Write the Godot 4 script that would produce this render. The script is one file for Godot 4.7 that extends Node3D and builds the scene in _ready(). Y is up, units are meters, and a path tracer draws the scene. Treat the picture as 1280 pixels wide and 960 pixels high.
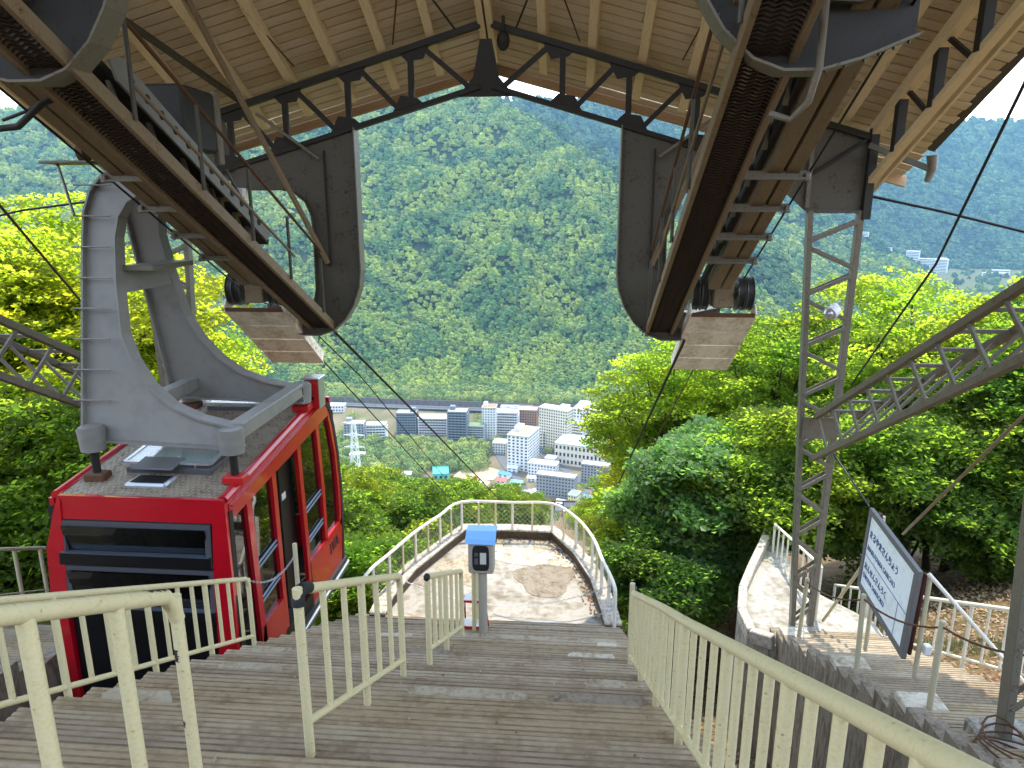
extends Node3D
# A ropeway summit station looking down its cables into a valley. u = metres to the right, s = metres downhill along
# the ropeway, d = metres below eye height. OC is the u of the station's centre line.
const OC := -1.48
var W := {}
var used := {}
var M := {}

func P(u: float, s: float, d: float) -> Vector3:
	return Vector3(u, -d, -s)

class MB:
	var v := PackedVector3Array()
	var n := PackedVector3Array()
	var c := PackedColorArray()
	var col := Color(1, 1, 1)
	var tint := false

	func tri_n(a: Vector3, b: Vector3, d: Vector3, na: Vector3, nb: Vector3, nd: Vector3) -> void:
		v.append(a); v.append(b); v.append(d)
		n.append(na); n.append(nb); n.append(nd)
		if tint:
			c.append(col); c.append(col); c.append(col)

	func tri(a: Vector3, b: Vector3, d: Vector3) -> void:
		var q := (d - a).cross(b - a).normalized()
		tri_n(a, b, d, q, q, q)

	func quad(a: Vector3, b: Vector3, d: Vector3, e: Vector3) -> void:
		tri(a, b, d); tri(a, d, e)

	# a box with chamfered edges; t places a box of this size centred on its origin
	func box(t: Transform3D, size: Vector3, bev := 0.0) -> void:
		var h := size * 0.5
		if bev <= 0.0:
			for ax in 3:
				for sg: float in [-1.0, 1.0]:
					var o := Vector3.ZERO; var p := Vector3.ZERO; var q := Vector3.ZERO
					o[ax] = h[ax] * sg; p[(ax + 1) % 3] = h[(ax + 1) % 3]; q[(ax + 2) % 3] = h[(ax + 2) % 3]
					if sg < 0: quad(t * (o - p - q), t * (o + p - q), t * (o + p + q), t * (o - p + q))
					else: quad(t * (o - p - q), t * (o - p + q), t * (o + p + q), t * (o + p - q))
			return
		bev = minf(bev, minf(h.x, minf(h.y, h.z)) * 0.8)
		for ax in 3:
			var a1 := (ax + 1) % 3; var a2 := (ax + 2) % 3
			for sg: float in [-1.0, 1.0]:
				var o := Vector3.ZERO; var p := Vector3.ZERO; var q := Vector3.ZERO
				o[ax] = h[ax] * sg; p[a1] = h[a1] - bev; q[a2] = h[a2] - bev
				if sg < 0: quad(t * (o - p - q), t * (o + p - q), t * (o + p + q), t * (o - p + q))
				else: quad(t * (o - p - q), t * (o - p + q), t * (o + p + q), t * (o + p - q))
			# edges along ax
			for s1 in [-1.0, 1.0]:
				for s2 in [-1.0, 1.0]:
					var e1 := Vector3.ZERO; var e2 := Vector3.ZERO; var l := Vector3.ZERO
					l[ax] = h[ax] - bev
					e1[a1] = s1 * h[a1]; e1[a2] = s2 * (h[a2] - bev)
					e2[a1] = s1 * (h[a1] - bev); e2[a2] = s2 * h[a2]
					if s1 * s2 > 0: quad(t * (e1 - l), t * (e1 + l), t * (e2 + l), t * (e2 - l))
					else: quad(t * (e1 - l), t * (e2 - l), t * (e2 + l), t * (e1 + l))
		for sx in [-1.0, 1.0]:
			for sy in [-1.0, 1.0]:
				for sz in [-1.0, 1.0]:
					var k := Vector3(sx, sy, sz)
					var a := k * Vector3(h.x, h.y - bev, h.z - bev)
					var b := k * Vector3(h.x - bev, h.y, h.z - bev)
					var d := k * Vector3(h.x - bev, h.y - bev, h.z)
					if sx * sy * sz > 0: tri(t * a, t * d, t * b)
					else: tri(t * a, t * b, t * d)

	# a bar from a to b: w across, h along up
	func bar(a: Vector3, b: Vector3, w: float, h: float, up := Vector3.UP, bev := 0.0) -> void:
		box(MB.along(a, b, up), Vector3(a.distance_to(b), h, w), bev)

	static func along(a: Vector3, b: Vector3, up := Vector3.UP) -> Transform3D:
		var x := (b - a).normalized()
		var z := x.cross(up)
		if z.length() < 0.01: z = x.cross(Vector3(0.3, 0.1, 0.9))
		z = z.normalized()
		return Transform3D(Basis(x, z.cross(x), z), (a + b) * 0.5)

	static func area2(pr: PackedVector2Array) -> float:
		var t := 0.0
		for i in pr.size(): t += pr[i].cross(pr[(i + 1) % pr.size()])
		return t

	# a profile (y along up, x across) drawn out from a to b
	func profile(pr: PackedVector2Array, a: Vector3, b: Vector3, up := Vector3.UP) -> void:
		var t := MB.along(a, b, up)
		var l := a.distance_to(b) * 0.5
		var k := pr.size()
		if MB.area2(pr) < 0:
			pr = pr.duplicate(); pr.reverse()
		for i in k:
			var p := pr[i]; var q := pr[(i + 1) % k]
			quad(t * Vector3(-l, p.y, p.x), t * Vector3(-l, q.y, q.x), t * Vector3(l, q.y, q.x), t * Vector3(l, p.y, p.x))
		var ix := Geometry2D.triangulate_polygon(pr)
		for i in range(0, ix.size(), 3):
			var p := pr[ix[i]]; var q := pr[ix[i + 1]]; var r := pr[ix[i + 2]]
			if (q - p).cross(r - p) < 0:
				var z := q; q = r; r = z
			tri(t * Vector3(l, p.y, p.x), t * Vector3(l, q.y, q.x), t * Vector3(l, r.y, r.x))
			tri(t * Vector3(-l, p.y, p.x), t * Vector3(-l, r.y, r.x), t * Vector3(-l, q.y, q.x))

	# a polygon in t's xy plane, thick along z
	func prism(pr: PackedVector2Array, t: Transform3D, thick: float) -> void:
		if MB.area2(pr) < 0:
			pr = pr.duplicate(); pr.reverse()
		var l := thick * 0.5; var k := pr.size()
		for i in k:
			var p := pr[i]; var q := pr[(i + 1) % k]
			quad(t * Vector3(p.x, p.y, -l), t * Vector3(p.x, p.y, l), t * Vector3(q.x, q.y, l), t * Vector3(q.x, q.y, -l))
		var ix := Geometry2D.triangulate_polygon(pr)
		for i in range(0, ix.size(), 3):
			var p := pr[ix[i]]; var q := pr[ix[i + 1]]; var r := pr[ix[i + 2]]
			if (q - p).cross(r - p) < 0:
				var z := q; q = r; r = z
			tri(t * Vector3(p.x, p.y, l), t * Vector3(r.x, r.y, l), t * Vector3(q.x, q.y, l))
			tri(t * Vector3(p.x, p.y, -l), t * Vector3(q.x, q.y, -l), t * Vector3(r.x, r.y, -l))

	func tube(pts: PackedVector3Array, r0: float, r1: float, k := 8, caps := true) -> void:
		var m := pts.size()
		var side := Vector3.ZERO
		var rings: Array[PackedVector3Array] = []
		for i in m:
			var f := (pts[mini(i + 1, m - 1)] - pts[maxi(i - 1, 0)]).normalized()
			if i == 0:
				side = f.cross(Vector3.UP)
				if side.length() < 0.05: side = f.cross(Vector3(1, 0, 0.2))
			side = (side - f * side.dot(f)).normalized()
			var o := f.cross(side)
			var ring := PackedVector3Array()
			for j in k:
				var a := TAU * j / k
				ring.append(side * cos(a) + o * sin(a))
			rings.append(ring)
		for i in m - 1:
			var ra := lerpf(r0, r1, float(i) / (m - 1)); var rb := lerpf(r0, r1, float(i + 1) / (m - 1))
			for j in k:
				var j2 := (j + 1) % k
				var a := rings[i][j]; var b := rings[i][j2]; var d := rings[i + 1][j2]; var e := rings[i + 1][j]
				tri_n(pts[i] + a * ra, pts[i + 1] + d * rb, pts[i] + b * ra, a, d, b)
				tri_n(pts[i] + a * ra, pts[i + 1] + e * rb, pts[i + 1] + d * rb, a, e, d)
		if caps:
			for j in k:
				var j2 := (j + 1) % k
				tri(pts[0], pts[0] + rings[0][j] * r0, pts[0] + rings[0][j2] * r0)
				tri(pts[m - 1], pts[m - 1] + rings[m - 1][j2] * r1, pts[m - 1] + rings[m - 1][j] * r1)

	func rod(a: Vector3, b: Vector3, r: float, k := 8) -> void:
		tube(PackedVector3Array([a, b]), r, r, k)

	# a ball squashed by sc
	func ball(o: Vector3, sc: Vector3, k := 8) -> void:
		var m := k / 2
		for i in m:
			for j in k:
				var q: Array[Vector3] = []
				for w in [[i, j], [i, j + 1], [i + 1, j + 1], [i + 1, j]]:
					var th: float = PI * w[0] / m; var ph: float = TAU * w[1] / k
					q.append(Vector3(sin(th) * cos(ph), cos(th), sin(th) * sin(ph)))
				if i > 0: tri_n(o + q[0] * sc, o + q[2] * sc, o + q[1] * sc, q[0], q[2], q[1])
				if i < m - 1: tri_n(o + q[0] * sc, o + q[3] * sc, o + q[2] * sc, q[0], q[3], q[2])

	func add(o: MB) -> void:
		v.append_array(o.v); n.append_array(o.n); c.append_array(o.c)

	func mesh(mat: Material) -> ArrayMesh:
		var a := []
		a.resize(Mesh.ARRAY_MAX)
		a[Mesh.ARRAY_VERTEX] = v; a[Mesh.ARRAY_NORMAL] = n
		if tint: a[Mesh.ARRAY_COLOR] = c
		var m := ArrayMesh.new()
		m.add_surface_from_arrays(Mesh.PRIMITIVE_TRIANGLES, a)
		m.surface_set_material(0, mat)
		return m

func numbered(parent: Node, called: String) -> String:
	var key := str(parent.get_instance_id()) + called
	var k: int = used.get(key, 0)
	used[key] = k + 1
	return called if k == 0 else "%s_%03d" % [called, k]

func thing(called: String, label: String, category: String, at: Vector3, group := "") -> Node3D:
	var o := Node3D.new()
	o.name = numbered(self, called)
	add_child(o, true)
	o.position = at
	W[o] = Transform3D(Basis(), at)
	return tag(o, label, category, group)

func tag(o: Node3D, label: String, category: String, group := "") -> Node3D:
	o.set_meta("label", label); o.set_meta("category", category)
	if group: o.set_meta("group", group)
	return o

# geometry given in world coordinates, hung under parent
func obj(called: String, b: MB, mat: Material, parent: Node = self) -> MeshInstance3D:
	return inst(called, b.mesh(mat), Transform3D(), parent)

# a mesh that stands at world transform t
func inst(called: String, m: Mesh, t: Transform3D, parent: Node = self) -> MeshInstance3D:
	var o := MeshInstance3D.new()
	o.mesh = m
	o.name = numbered(parent, called)
	parent.add_child(o, true)
	o.transform = t if parent == self else W[parent].affine_inverse() * t
	W[o] = t
	return o

func stuff(o: Node3D) -> Node3D:
	o.set_meta("kind", "stuff")
	return o

func struct(called: String, b: MB, mat: Material) -> MeshInstance3D:
	var o := obj(called, b, mat)
	o.set_meta("kind", "structure")
	return o

# a straight member whose own x axis runs along it, so wood grain follows
func member(called: String, a: Vector3, b: Vector3, w: float, h: float, mat: Material, parent: Node, up := Vector3.UP, bev := 0.006) -> MeshInstance3D:
	var m := MB.new()
	m.box(Transform3D(), Vector3(a.distance_to(b), h, w), bev)
	return inst(called, m.mesh(mat), MB.along(a, b, up), parent)

func rod_part(called: String, a: Vector3, b: Vector3, r: float, mat: Material, parent: Node, k := 8) -> MeshInstance3D:
	var m := MB.new()
	m.rod(a, b, r, k)
	return obj(called, m, mat, parent)

func many(called: String, m: Mesh, tr: Array[Transform3D], cols: PackedColorArray, parent: Node) -> MultiMeshInstance3D:
	var mm := MultiMesh.new()
	mm.transform_format = MultiMesh.TRANSFORM_3D
	mm.use_colors = cols.size() > 0
	mm.mesh = m
	mm.instance_count = tr.size()
	for i in tr.size():
		mm.set_instance_transform(i, tr[i])
		if cols.size(): mm.set_instance_color(i, cols[i])
	var o := MultiMeshInstance3D.new()
	o.multimesh = mm
	o.name = numbered(parent, called)
	parent.add_child(o, true)
	o.set_meta("kind", "stuff")
	return o

# ---------------------------------------------------------------- materials
func noise(sd: int, freq: float, oct := 4, kind := FastNoiseLite.TYPE_SIMPLEX_SMOOTH) -> FastNoiseLite:
	var f := FastNoiseLite.new()
	f.seed = sd; f.frequency = freq; f.noise_type = kind
	f.fractal_type = FastNoiseLite.FRACTAL_FBM; f.fractal_octaves = oct
	return f

# a tileable texture: ramp is [[value, sRGB colour], ...] over two layered noises, speck adds fine dots
func tex(sd: int, f1: float, f2: float, mix2: float, ramp: Array, speck := 0.0, size := 512) -> ImageTexture:
	var a := noise(sd, f1).get_seamless_image(size, size)
	var b := noise(sd + 7, f2, 3).get_seamless_image(size, size)
	var g := Gradient.new()
	var offs := PackedFloat32Array(); var cols := PackedColorArray()
	for r in ramp:
		offs.append(r[0]); cols.append(r[1])
	g.offsets = offs; g.colors = cols
	var lut: Array[Color] = []
	for i in 256: lut.append(g.sample(i / 255.0))
	var da := a.get_data(); var db := b.get_data()
	if a.get_format() != Image.FORMAT_L8:
		a.convert(Image.FORMAT_L8); b.convert(Image.FORMAT_L8); da = a.get_data(); db = b.get_data()
	var rng := RandomNumberGenerator.new(); rng.seed = sd
	var out := PackedByteArray(); out.resize(size * size * 3)
	for i in size * size:
		var x := da[i] * (1.0 - mix2) + db[i] * mix2
		if speck > 0.0: x += rng.randf_range(-255, 255) * speck
		var k := lut[clampi(int(x), 0, 255)]
		out[i * 3] = int(k.r * 255); out[i * 3 + 1] = int(k.g * 255); out[i * 3 + 2] = int(k.b * 255)
	return ImageTexture.create_from_image(Image.create_from_data(size, size, false, Image.FORMAT_RGB8, out))

func mat(key: String, color: Color, rough: float, metal := 0.0, t: Texture2D = null, scale := Vector3.ONE, world := true) -> StandardMaterial3D:
	var m := StandardMaterial3D.new()
	m.albedo_color = color; m.roughness = rough; m.metallic = metal
	if t:
		m.albedo_texture = t
		m.uv1_triplanar = true; m.uv1_world_triplanar = world; m.uv1_scale = scale
	M[key] = m
	return m

func grey(x: float) -> Color:
	return Color(x, x, x)

func relief(m: StandardMaterial3D, sd: int, freq: float, strength: float, size := 512) -> void:
	var im := noise(sd, freq, 5).get_seamless_image(size, size)
	im.convert(Image.FORMAT_RGBA8)
	im.bump_map_to_normal_map(strength)
	m.normal_enabled = true
	m.normal_texture = ImageTexture.create_from_image(im)
	m.normal_scale = 1.0

func materials() -> void:
	# textures multiply the base colour: white-ish with stains
	var stain := tex(3, 0.006, 0.03, 0.45, [[0.1, Color(0.66, 0.61, 0.54)], [0.4, Color(0.88, 0.86, 0.82)], [0.6, Color(1, 1, 1)], [0.9, Color(0.93, 0.91, 0.88)]], 0.05)
	var rust := tex(11, 0.012, 0.05, 0.5, [[0.12, Color(0.6, 0.42, 0.28)], [0.24, Color(0.86, 0.79, 0.71)], [0.42, Color(0.97, 0.96, 0.94)], [0.8, Color(0.93, 0.94, 0.94)]], 0.03)
	var chips := tex(21, 0.02, 0.06, 0.5, [[0.12, Color(0.3, 0.2, 0.14)], [0.17, Color(0.5, 0.38, 0.26)], [0.185, Color(0.93, 0.91, 0.85)], [0.5, Color(1, 1, 1)], [0.9, Color(0.92, 0.91, 0.86)]], 0.01)
	var grain := tex(31, 0.02, 0.06, 0.5, [[0.1, Color(0.72, 0.62, 0.5)], [0.25, Color(0.94, 0.91, 0.87)], [0.5, Color(1, 1, 1)], [0.9, Color(0.97, 0.96, 0.94)]], 0.02)
	var soil := tex(41, 0.01, 0.06, 0.5, [[0.2, Color(0.35, 0.27, 0.2)], [0.45, Color(0.75, 0.64, 0.5)], [0.6, Color(1, 0.92, 0.78)], [0.85, Color(0.7, 0.72, 0.5)]], 0.12)
	var plain := tex(51, 0.008, 0.03, 0.4, [[0.1, Color(0.9, 0.895, 0.89)], [0.5, Color(1, 1, 1)], [0.9, Color(0.96, 0.96, 0.955)]], 0.02, 256)
	var streak := tex(61, 0.02, 0.07, 0.4, [[0.1, Color(0.55, 0.52, 0.47)], [0.4, Color(0.84, 0.82, 0.79)], [0.6, Color(1, 1, 1)], [0.9, Color(0.92, 0.91, 0.89)]], 0.03)
	mat("steel", Color(0.31, 0.30, 0.265), 0.6, 0.0, rust, Vector3(0.9, 0.9, 0.9))
	mat("steel_dark", Color(0.155, 0.15, 0.135), 0.65, 0.0, rust, Vector3(0.7, 0.7, 0.7))
	mat("plate", Color(0.34, 0.33, 0.295), 0.55, 0.0, rust, Vector3(0.45, 0.45, 0.45))
	mat("galv", Color(0.47, 0.46, 0.42), 0.45, 0.3, rust, Vector3(1.1, 1.1, 1.1))
	mat("tan_steel", Color(0.52, 0.455, 0.36), 0.65, 0.0, rust, Vector3(0.8, 0.8, 0.8))
	mat("girder_paint", Color(0.45, 0.43, 0.38), 0.6, 0.0, rust, Vector3(0.9, 0.9, 0.9))
	mat("grating", Color(0.2, 0.15, 0.12), 0.7)
	mat("rust_rod", Color(0.36, 0.24, 0.15), 0.8, 0.0, rust, Vector3(2, 2, 2))
	mat("cable", Color(0.09, 0.09, 0.095), 0.5, 0.4)
	mat("rubber", Color(0.055, 0.055, 0.06), 0.7)
	mat("black_panel", Color(0.07, 0.07, 0.075), 0.35, 0.0, plain, Vector3(1, 1, 1))
	mat("wheel", Color(0.11, 0.105, 0.1), 0.55)
	mat("wheel_rim", Color(0.45, 0.44, 0.42), 0.4, 0.5)
	mat("cover", Color(0.96, 0.94, 0.89), 0.7, 0.0, stain, Vector3(0.5, 0.5, 0.5))
	for k in 3:
		mat("plank%d" % k, [Color(0.79, 0.73, 0.63), Color(0.76, 0.69, 0.58), Color(0.82, 0.76, 0.66)][k], 0.75, 0.0, grain, Vector3(0.16, 2.2, 1.5), false)
	mat("beam", Color(0.89, 0.82, 0.68), 0.75, 0.0, grain, Vector3(0.25, 2.0, 2.0), false)
	mat("fascia", Color(0.66, 0.54, 0.39), 0.8, 0.0, grain, Vector3(0.3, 2.0, 2.0), false)
	mat("roof_sheet", Color(0.3, 0.28, 0.25), 0.7)
	var tread := tex(91, 0.006, 0.04, 0.5, [[0.1, Color(0.78, 0.74, 0.68)], [0.45, Color(0.94, 0.93, 0.91)], [0.7, Color(1, 1, 1)], [0.95, Color(0.96, 0.95, 0.93)]], 0.04)
	var sp := mat("step", Color(0.61, 0.55, 0.455), 0.9, 0.0, tread, Vector3(0.5, 0.5, 0.5))
	relief(sp, 71, 0.08, 3.0)
	sp.normal_scale = 0.4
	for q in [["step_warm", Color(0.60, 0.535, 0.425)], ["step_pale", Color(0.645, 0.59, 0.505)], ["step_worn", Color(0.565, 0.505, 0.42)]]:
		var sv: StandardMaterial3D = sp.duplicate()
		sv.albedo_color = q[1]
		M[q[0]] = sv
	mat("saw_wall", Color(0.53, 0.485, 0.42), 0.92, 0.0, streak, Vector3(0.6, 0.14, 0.6))
	var sl := mat("step_light", Color(0.65, 0.61, 0.53), 0.9, 0.0, stain, Vector3(0.8, 0.8, 0.8))
	sl.normal_scale = 0.35; sl.normal_enabled = true; sl.normal_texture = sp.normal_texture
	var cw := mat("wall_concrete", Color(0.62, 0.60, 0.56), 0.92, 0.0, streak, Vector3(0.6, 0.12, 0.6))
	cw.normal_scale = 0.15; cw.normal_enabled = true; cw.normal_texture = sp.normal_texture
	var dk := mat("deck", Color(0.625, 0.608, 0.575), 0.92, 0.0, stain, Vector3(0.32, 0.32, 0.32))
	dk.normal_scale = 0.25; dk.normal_enabled = true; dk.normal_texture = sp.normal_texture
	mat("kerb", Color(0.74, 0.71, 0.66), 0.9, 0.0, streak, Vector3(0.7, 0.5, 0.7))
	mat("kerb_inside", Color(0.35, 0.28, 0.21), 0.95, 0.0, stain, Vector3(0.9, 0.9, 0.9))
	mat("patch", Color(0.54, 0.50, 0.44), 0.9, 0.0, stain, Vector3(1, 1, 1))
	mat("white_patch", Color(0.75, 0.72, 0.655), 0.9, 0.0, stain, Vector3(0.7, 0.7, 0.7))
	var cr := mat("cream", Color(0.81, 0.77, 0.61), 0.42, 0.0, chips, Vector3(1.6, 1.6, 1.6))
	cr.clearcoat_enabled = false
	mat("cream_white", Color(0.88, 0.86, 0.80), 0.5, 0.0, chips, Vector3(1.6, 1.6, 1.6))
	mat("pole_paint", Color(0.74, 0.71, 0.6), 0.45, 0.0, chips, Vector3(1.1, 1.1, 1.1))
	var red := mat("car_red", Color(0.70, 0.035, 0.115), 0.3, 0.0, plain, Vector3(0.8, 0.8, 0.8))
	red.clearcoat_enabled = true; red.clearcoat = 0.6; red.clearcoat_roughness = 0.08
	mat("red_paint", Color(0.7, 0.06, 0.07), 0.5)
	mat("car_roof", Color(0.60, 0.55, 0.48), 0.6, 0.2, stain, Vector3(0.9, 0.9, 0.9))
	mat("hanger", Color(0.52, 0.52, 0.505), 0.5, 0.0, plain, Vector3(0.6, 0.6, 0.6))
	mat("grey_frame", Color(0.30, 0.305, 0.32), 0.45)
	mat("bar_grey", Color(0.36, 0.4, 0.45), 0.35, 0.5)
	mat("silver", Color(0.72, 0.73, 0.74), 0.3, 0.7)
	var gl := mat("glass", Color(0.04, 0.05, 0.05, 0.82), 0.02)
	gl.transparency = BaseMaterial3D.TRANSPARENCY_ALPHA; gl.metallic_specular = 1.0
	var cg := mat("clear_glass", Color(0.75, 0.85, 0.85, 0.25), 0.02)
	cg.transparency = BaseMaterial3D.TRANSPARENCY_ALPHA; cg.metallic_specular = 0.8
	mat("interior", Color(0.12, 0.115, 0.11), 0.8)
	mat("yellow", Color(0.82, 0.7, 0.32), 0.5)
	mat("blue_tarp", Color(0.5, 0.72, 0.97), 0.45)
	mat("box_grey", Color(0.62, 0.6, 0.55), 0.5, 0.0, plain, Vector3(2, 2, 2))
	mat("paper", Color(0.72, 0.72, 0.7), 0.8)
	mat("sign_white", Color(0.94, 0.985, 1.0), 0.35, 0.0, plain, Vector3(1, 1, 1))
	mat("sign_ink", Color(0.15, 0.26, 0.55), 0.5)
	mat("sign_frame", Color(0.42, 0.42, 0.42), 0.8, 0.0, grain, Vector3(2, 2, 2))
	mat("sign_back", Color(0.28, 0.1, 0.08), 0.7)
	mat("white", Color(0.86, 0.86, 0.85), 0.5)
	mat("bark", Color(0.27, 0.22, 0.17), 0.95, 0.0, streak, Vector3(1.5, 0.5, 1.5))
	for k in [["leaf", 0.55, Color(1.3, 1.3, 0.75)], ["leaf_dense", 0.42, Color(1.15, 1.2, 0.85)]]:
		var lf := mat(k[0], Color(1, 1, 1), k[1])
		lf.vertex_color_use_as_albedo = true
		lf.backlight_enabled = true; lf.backlight = k[2]
	var far := mat("canopy", Color(1, 1, 1), 0.9)
	far.vertex_color_use_as_albedo = true
	var gr := mat("ground", Color(1, 1, 1), 1.0, 0.0, soil, Vector3(0.35, 0.35, 0.35))
	gr.vertex_color_use_as_albedo = true
	mat("dirt", Color(0.52, 0.41, 0.3), 1.0, 0.0, soil, Vector3(0.5, 0.5, 0.5))
	mat("asphalt", Color(0.36, 0.36, 0.37), 0.9, 0.0, plain, Vector3(0.02, 0.02, 0.02))
	mat("sand", Color(0.72, 0.62, 0.48), 1.0, 0.0, plain, Vector3(0.03, 0.03, 0.03))
	mat("pane", Color(0.16, 0.18, 0.2), 0.25)
	mat("stone", Color(0.42, 0.39, 0.38), 0.9, 0.0, stain, Vector3(0.03, 0.03, 0.03))
	mat("town_wall", Color(1, 1, 1), 0.85, 0.0, plain, Vector3(0.05, 0.05, 0.05))

var tinted := {}
func paint(c: Color, rough := 0.8) -> StandardMaterial3D:
	var key := c.to_html() + str(rough)
	if not tinted.has(key):
		var m: StandardMaterial3D = M["town_wall"].duplicate()
		m.albedo_color = c; m.roughness = rough
		tinted[key] = m
	return tinted[key]

# ---------------------------------------------------------------- the station
func _Q(side: float, o: float, s: float, d: float) -> Vector3:
	return P(OC + side * o, s, d)

func roof_d(o: float, s: float) -> float:
	return -3.3 + 0.268 * absf(o) + 0.50 * (s - 13.1)

func canopy() -> void:
	var t := thing("station_canopy", "gabled wooden station roof of pale planks sloping downhill over the stairs", "roof", P(OC, 9, 0))
	var rng := RandomNumberGenerator.new(); rng.seed = 5
	var run := Vector3(0, -0.50, -1).normalized()
	for side: float in [-1.0, 1.0]:
		var across := Vector3(side, -0.268, 0).normalized()
		var up: Vector3 = run.cross(across) * side
		if up.y < 0: up = -up
		var s := 14.35
		var k := 0
		while s > 5.2:
			# boards laid from ridge to eave, butt-jointed at a purlin on every other row
			var cut: float = [7.75, 4.3, 6.0, 2.6][k % 4]
			var spans := [[0.03, cut - 0.003], [cut + 0.003, 7.75]] if cut < 7.7 else [[0.03, 7.75]]
			for sp in spans:
				var a := _Q(side, sp[0], s, roof_d(sp[0], s) - 0.02 + rng.randf_range(-0.004, 0.004))
				var e: float = sp[1] + (rng.randf_range(-0.04, 0.03) if sp[1] > 7.5 else 0.0)
				var b := _Q(side, e, s, roof_d(e, s) - 0.02 + rng.randf_range(-0.004, 0.004))
				member("plank", a, b, 0.176, 0.028, M["plank%d" % rng.randi_range(0, 2)], t, up, 0.01)
			s -= 0.19 * 0.898
			k += 1
		# the roof goes on up the hill, out of the frame
		var back := MB.new()
		while s > -5.0:
			back.bar(_Q(side, 0.03, s, roof_d(0.03, s) - 0.02), _Q(side, 7.75, s, roof_d(7.75, s) - 0.02), 0.184, 0.028, up)
			s -= 0.19 * 0.898
		stuff(obj("roof_boarding", back, M["plank0"], t))
		var sh := MB.new()
		sh.profile(PackedVector2Array([Vector2(-0.005, 0), Vector2(7.8 / 0.9617, 0), Vector2(7.8 / 0.9617, 0.03), Vector2(-0.005, 0.03)]) if side > 0 else PackedVector2Array([Vector2(0.005, 0), Vector2(-7.8 / 0.9617, 0), Vector2(-7.8 / 0.9617, 0.03), Vector2(0.005, 0.03)]),
			_Q(side, 0, -5, roof_d(0, -5) - 0.05), _Q(side, 0, 14.5, roof_d(0, 14.5) - 0.05), up)
		obj("roof_sheet", sh, M["roof_sheet"], t)
		# rafters running downhill
		for o in [0.98, 1.83, 2.68, 3.52, 4.4, 5.3, 6.15]:
			var h := 0.2
			var m := member("purlin", _Q(side, o, -5, roof_d(o, -5) + h * 0.5), _Q(side, o, 14.05, roof_d(o, 14.05) + h * 0.5), 0.15, h, M["beam"], t, up, 0.008)
			m.name = m.name
		member("eave_beam", _Q(side, 7.3, -5, roof_d(7.3, -5) + 0.1), _Q(side, 7.3, 14.25, roof_d(7.3, 14.25) + 0.1), 0.16, 0.19, M["beam"], t, up, 0.01)
		# boards closing the front and the eave
		var f0 := _Q(side, 0.02, 14.42, roof_d(0.0, 14.42) + 0.075)
		var f1 := _Q(side, 7.8, 14.42, roof_d(7.8, 14.42) + 0.075)
		member("fascia_board", f0, f1, 0.035, 0.24, M["fascia"], t, up, 0.006)
		# sag rods under the planks
		for o in [[1.1, 12.2, 3.4, 8.6], [3.3, 12.8, 4.2, 8.0], [1.6, 13.0, 0.4, 9.5]]:
			rod_part("sag_rod", _Q(side, o[0], o[1], roof_d(o[0], o[1]) + 0.2), _Q(side, o[2], o[3], roof_d(o[2], o[3]) + 0.2), 0.014, M["rust_rod"], t, 6)
		# flat wind brace under the purlins
		member("wind_brace", _Q(side, 4.45, 13.1, roof_d(4.45, 13.1) + 0.24), _Q(side, 5.4, 10.4, roof_d(5.4, 10.4) + 0.24), 0.09, 0.09, M["steel"], t, up)
		member("wind_brace", _Q(side, 0.5, 13.1, roof_d(0.5, 13.1) + 0.24), _Q(side, 3.0, 6.0, roof_d(3.0, 6.0) + 0.24), 0.03, 0.03, M["steel_dark"], t, up)
	# the ridge: two beams with a gap
	for x in [-0.075, 0.075]:
		member("ridge_beam", _Q(1, x, -5, roof_d(0, -5) + 0.17), _Q(1, x, 14.0, roof_d(0, 14.0) + 0.17), 0.115, 0.26, M["beam"], t, Vector3.UP, 0.01)
	# trussed eave girder on each side
	for side: float in [-1.0, 1.0]:
		var o := 6.62
		var k := 0.49
		var top := func(s: float) -> Vector3: return _Q(side, o, s, roof_d(o, s) + 0.27)
		var bot := func(s: float) -> Vector3: return _Q(side, o, s, roof_d(o, s) + 1.12)
		member("girder_chord", top.call(4.0), top.call(13.2), 0.17, 0.2, M["beam"], t)
		member("girder_chord", bot.call(4.0), bot.call(13.3), 0.13, 0.1, M["beam"], t)
		member("girder_chord", bot.call(4.0) + Vector3(0.16 * side, 0, 0), bot.call(13.3) + Vector3(0.16 * side, 0, 0), 0.05, 0.1, M["beam"], t)
		var s := 12.2
		while s > 4.0:
			member("girder_post", top.call(s), bot.call(s), 0.15, 0.14, M["steel_dark"], t, Vector3(1, 0, 0))
			member("girder_diagonal", top.call(s - 0.12), bot.call(s - 0.92), 0.07, 0.06, M["steel_dark"], t, Vector3(1, 0, 0))
			s -= 1.05
	# gutter end and its bracket at the right eave
	var g := MB.new()
	g.bar(P(4.9, 12.7, -1.0), P(6.05, 12.9, -0.62), 0.05, 0.09)
	obj("gutter_bracket", g, M["steel"], t)
	var g2 := MB.new()
	g2.tube(PackedVector3Array([P(6.02, 12.88, -0.85), P(6.05, 12.89, -0.62), P(6.0, 12.9, -0.42)]), 0.09, 0.05, 8)
	obj("gutter_spout", g2, M["galv"], t)

func rim(b: MB, pts: Array, side: float, s: float, w: float, th: float) -> void:
	for i in pts.size() - 1:
		var a := _Q(side, pts[i][0], s, pts[i][1]); var c := _Q(side, pts[i + 1][0], s, pts[i + 1][1])
		b.bar(a, c, w, th, (c - a).cross(Vector3(0, 0, 1)).normalized())

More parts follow.
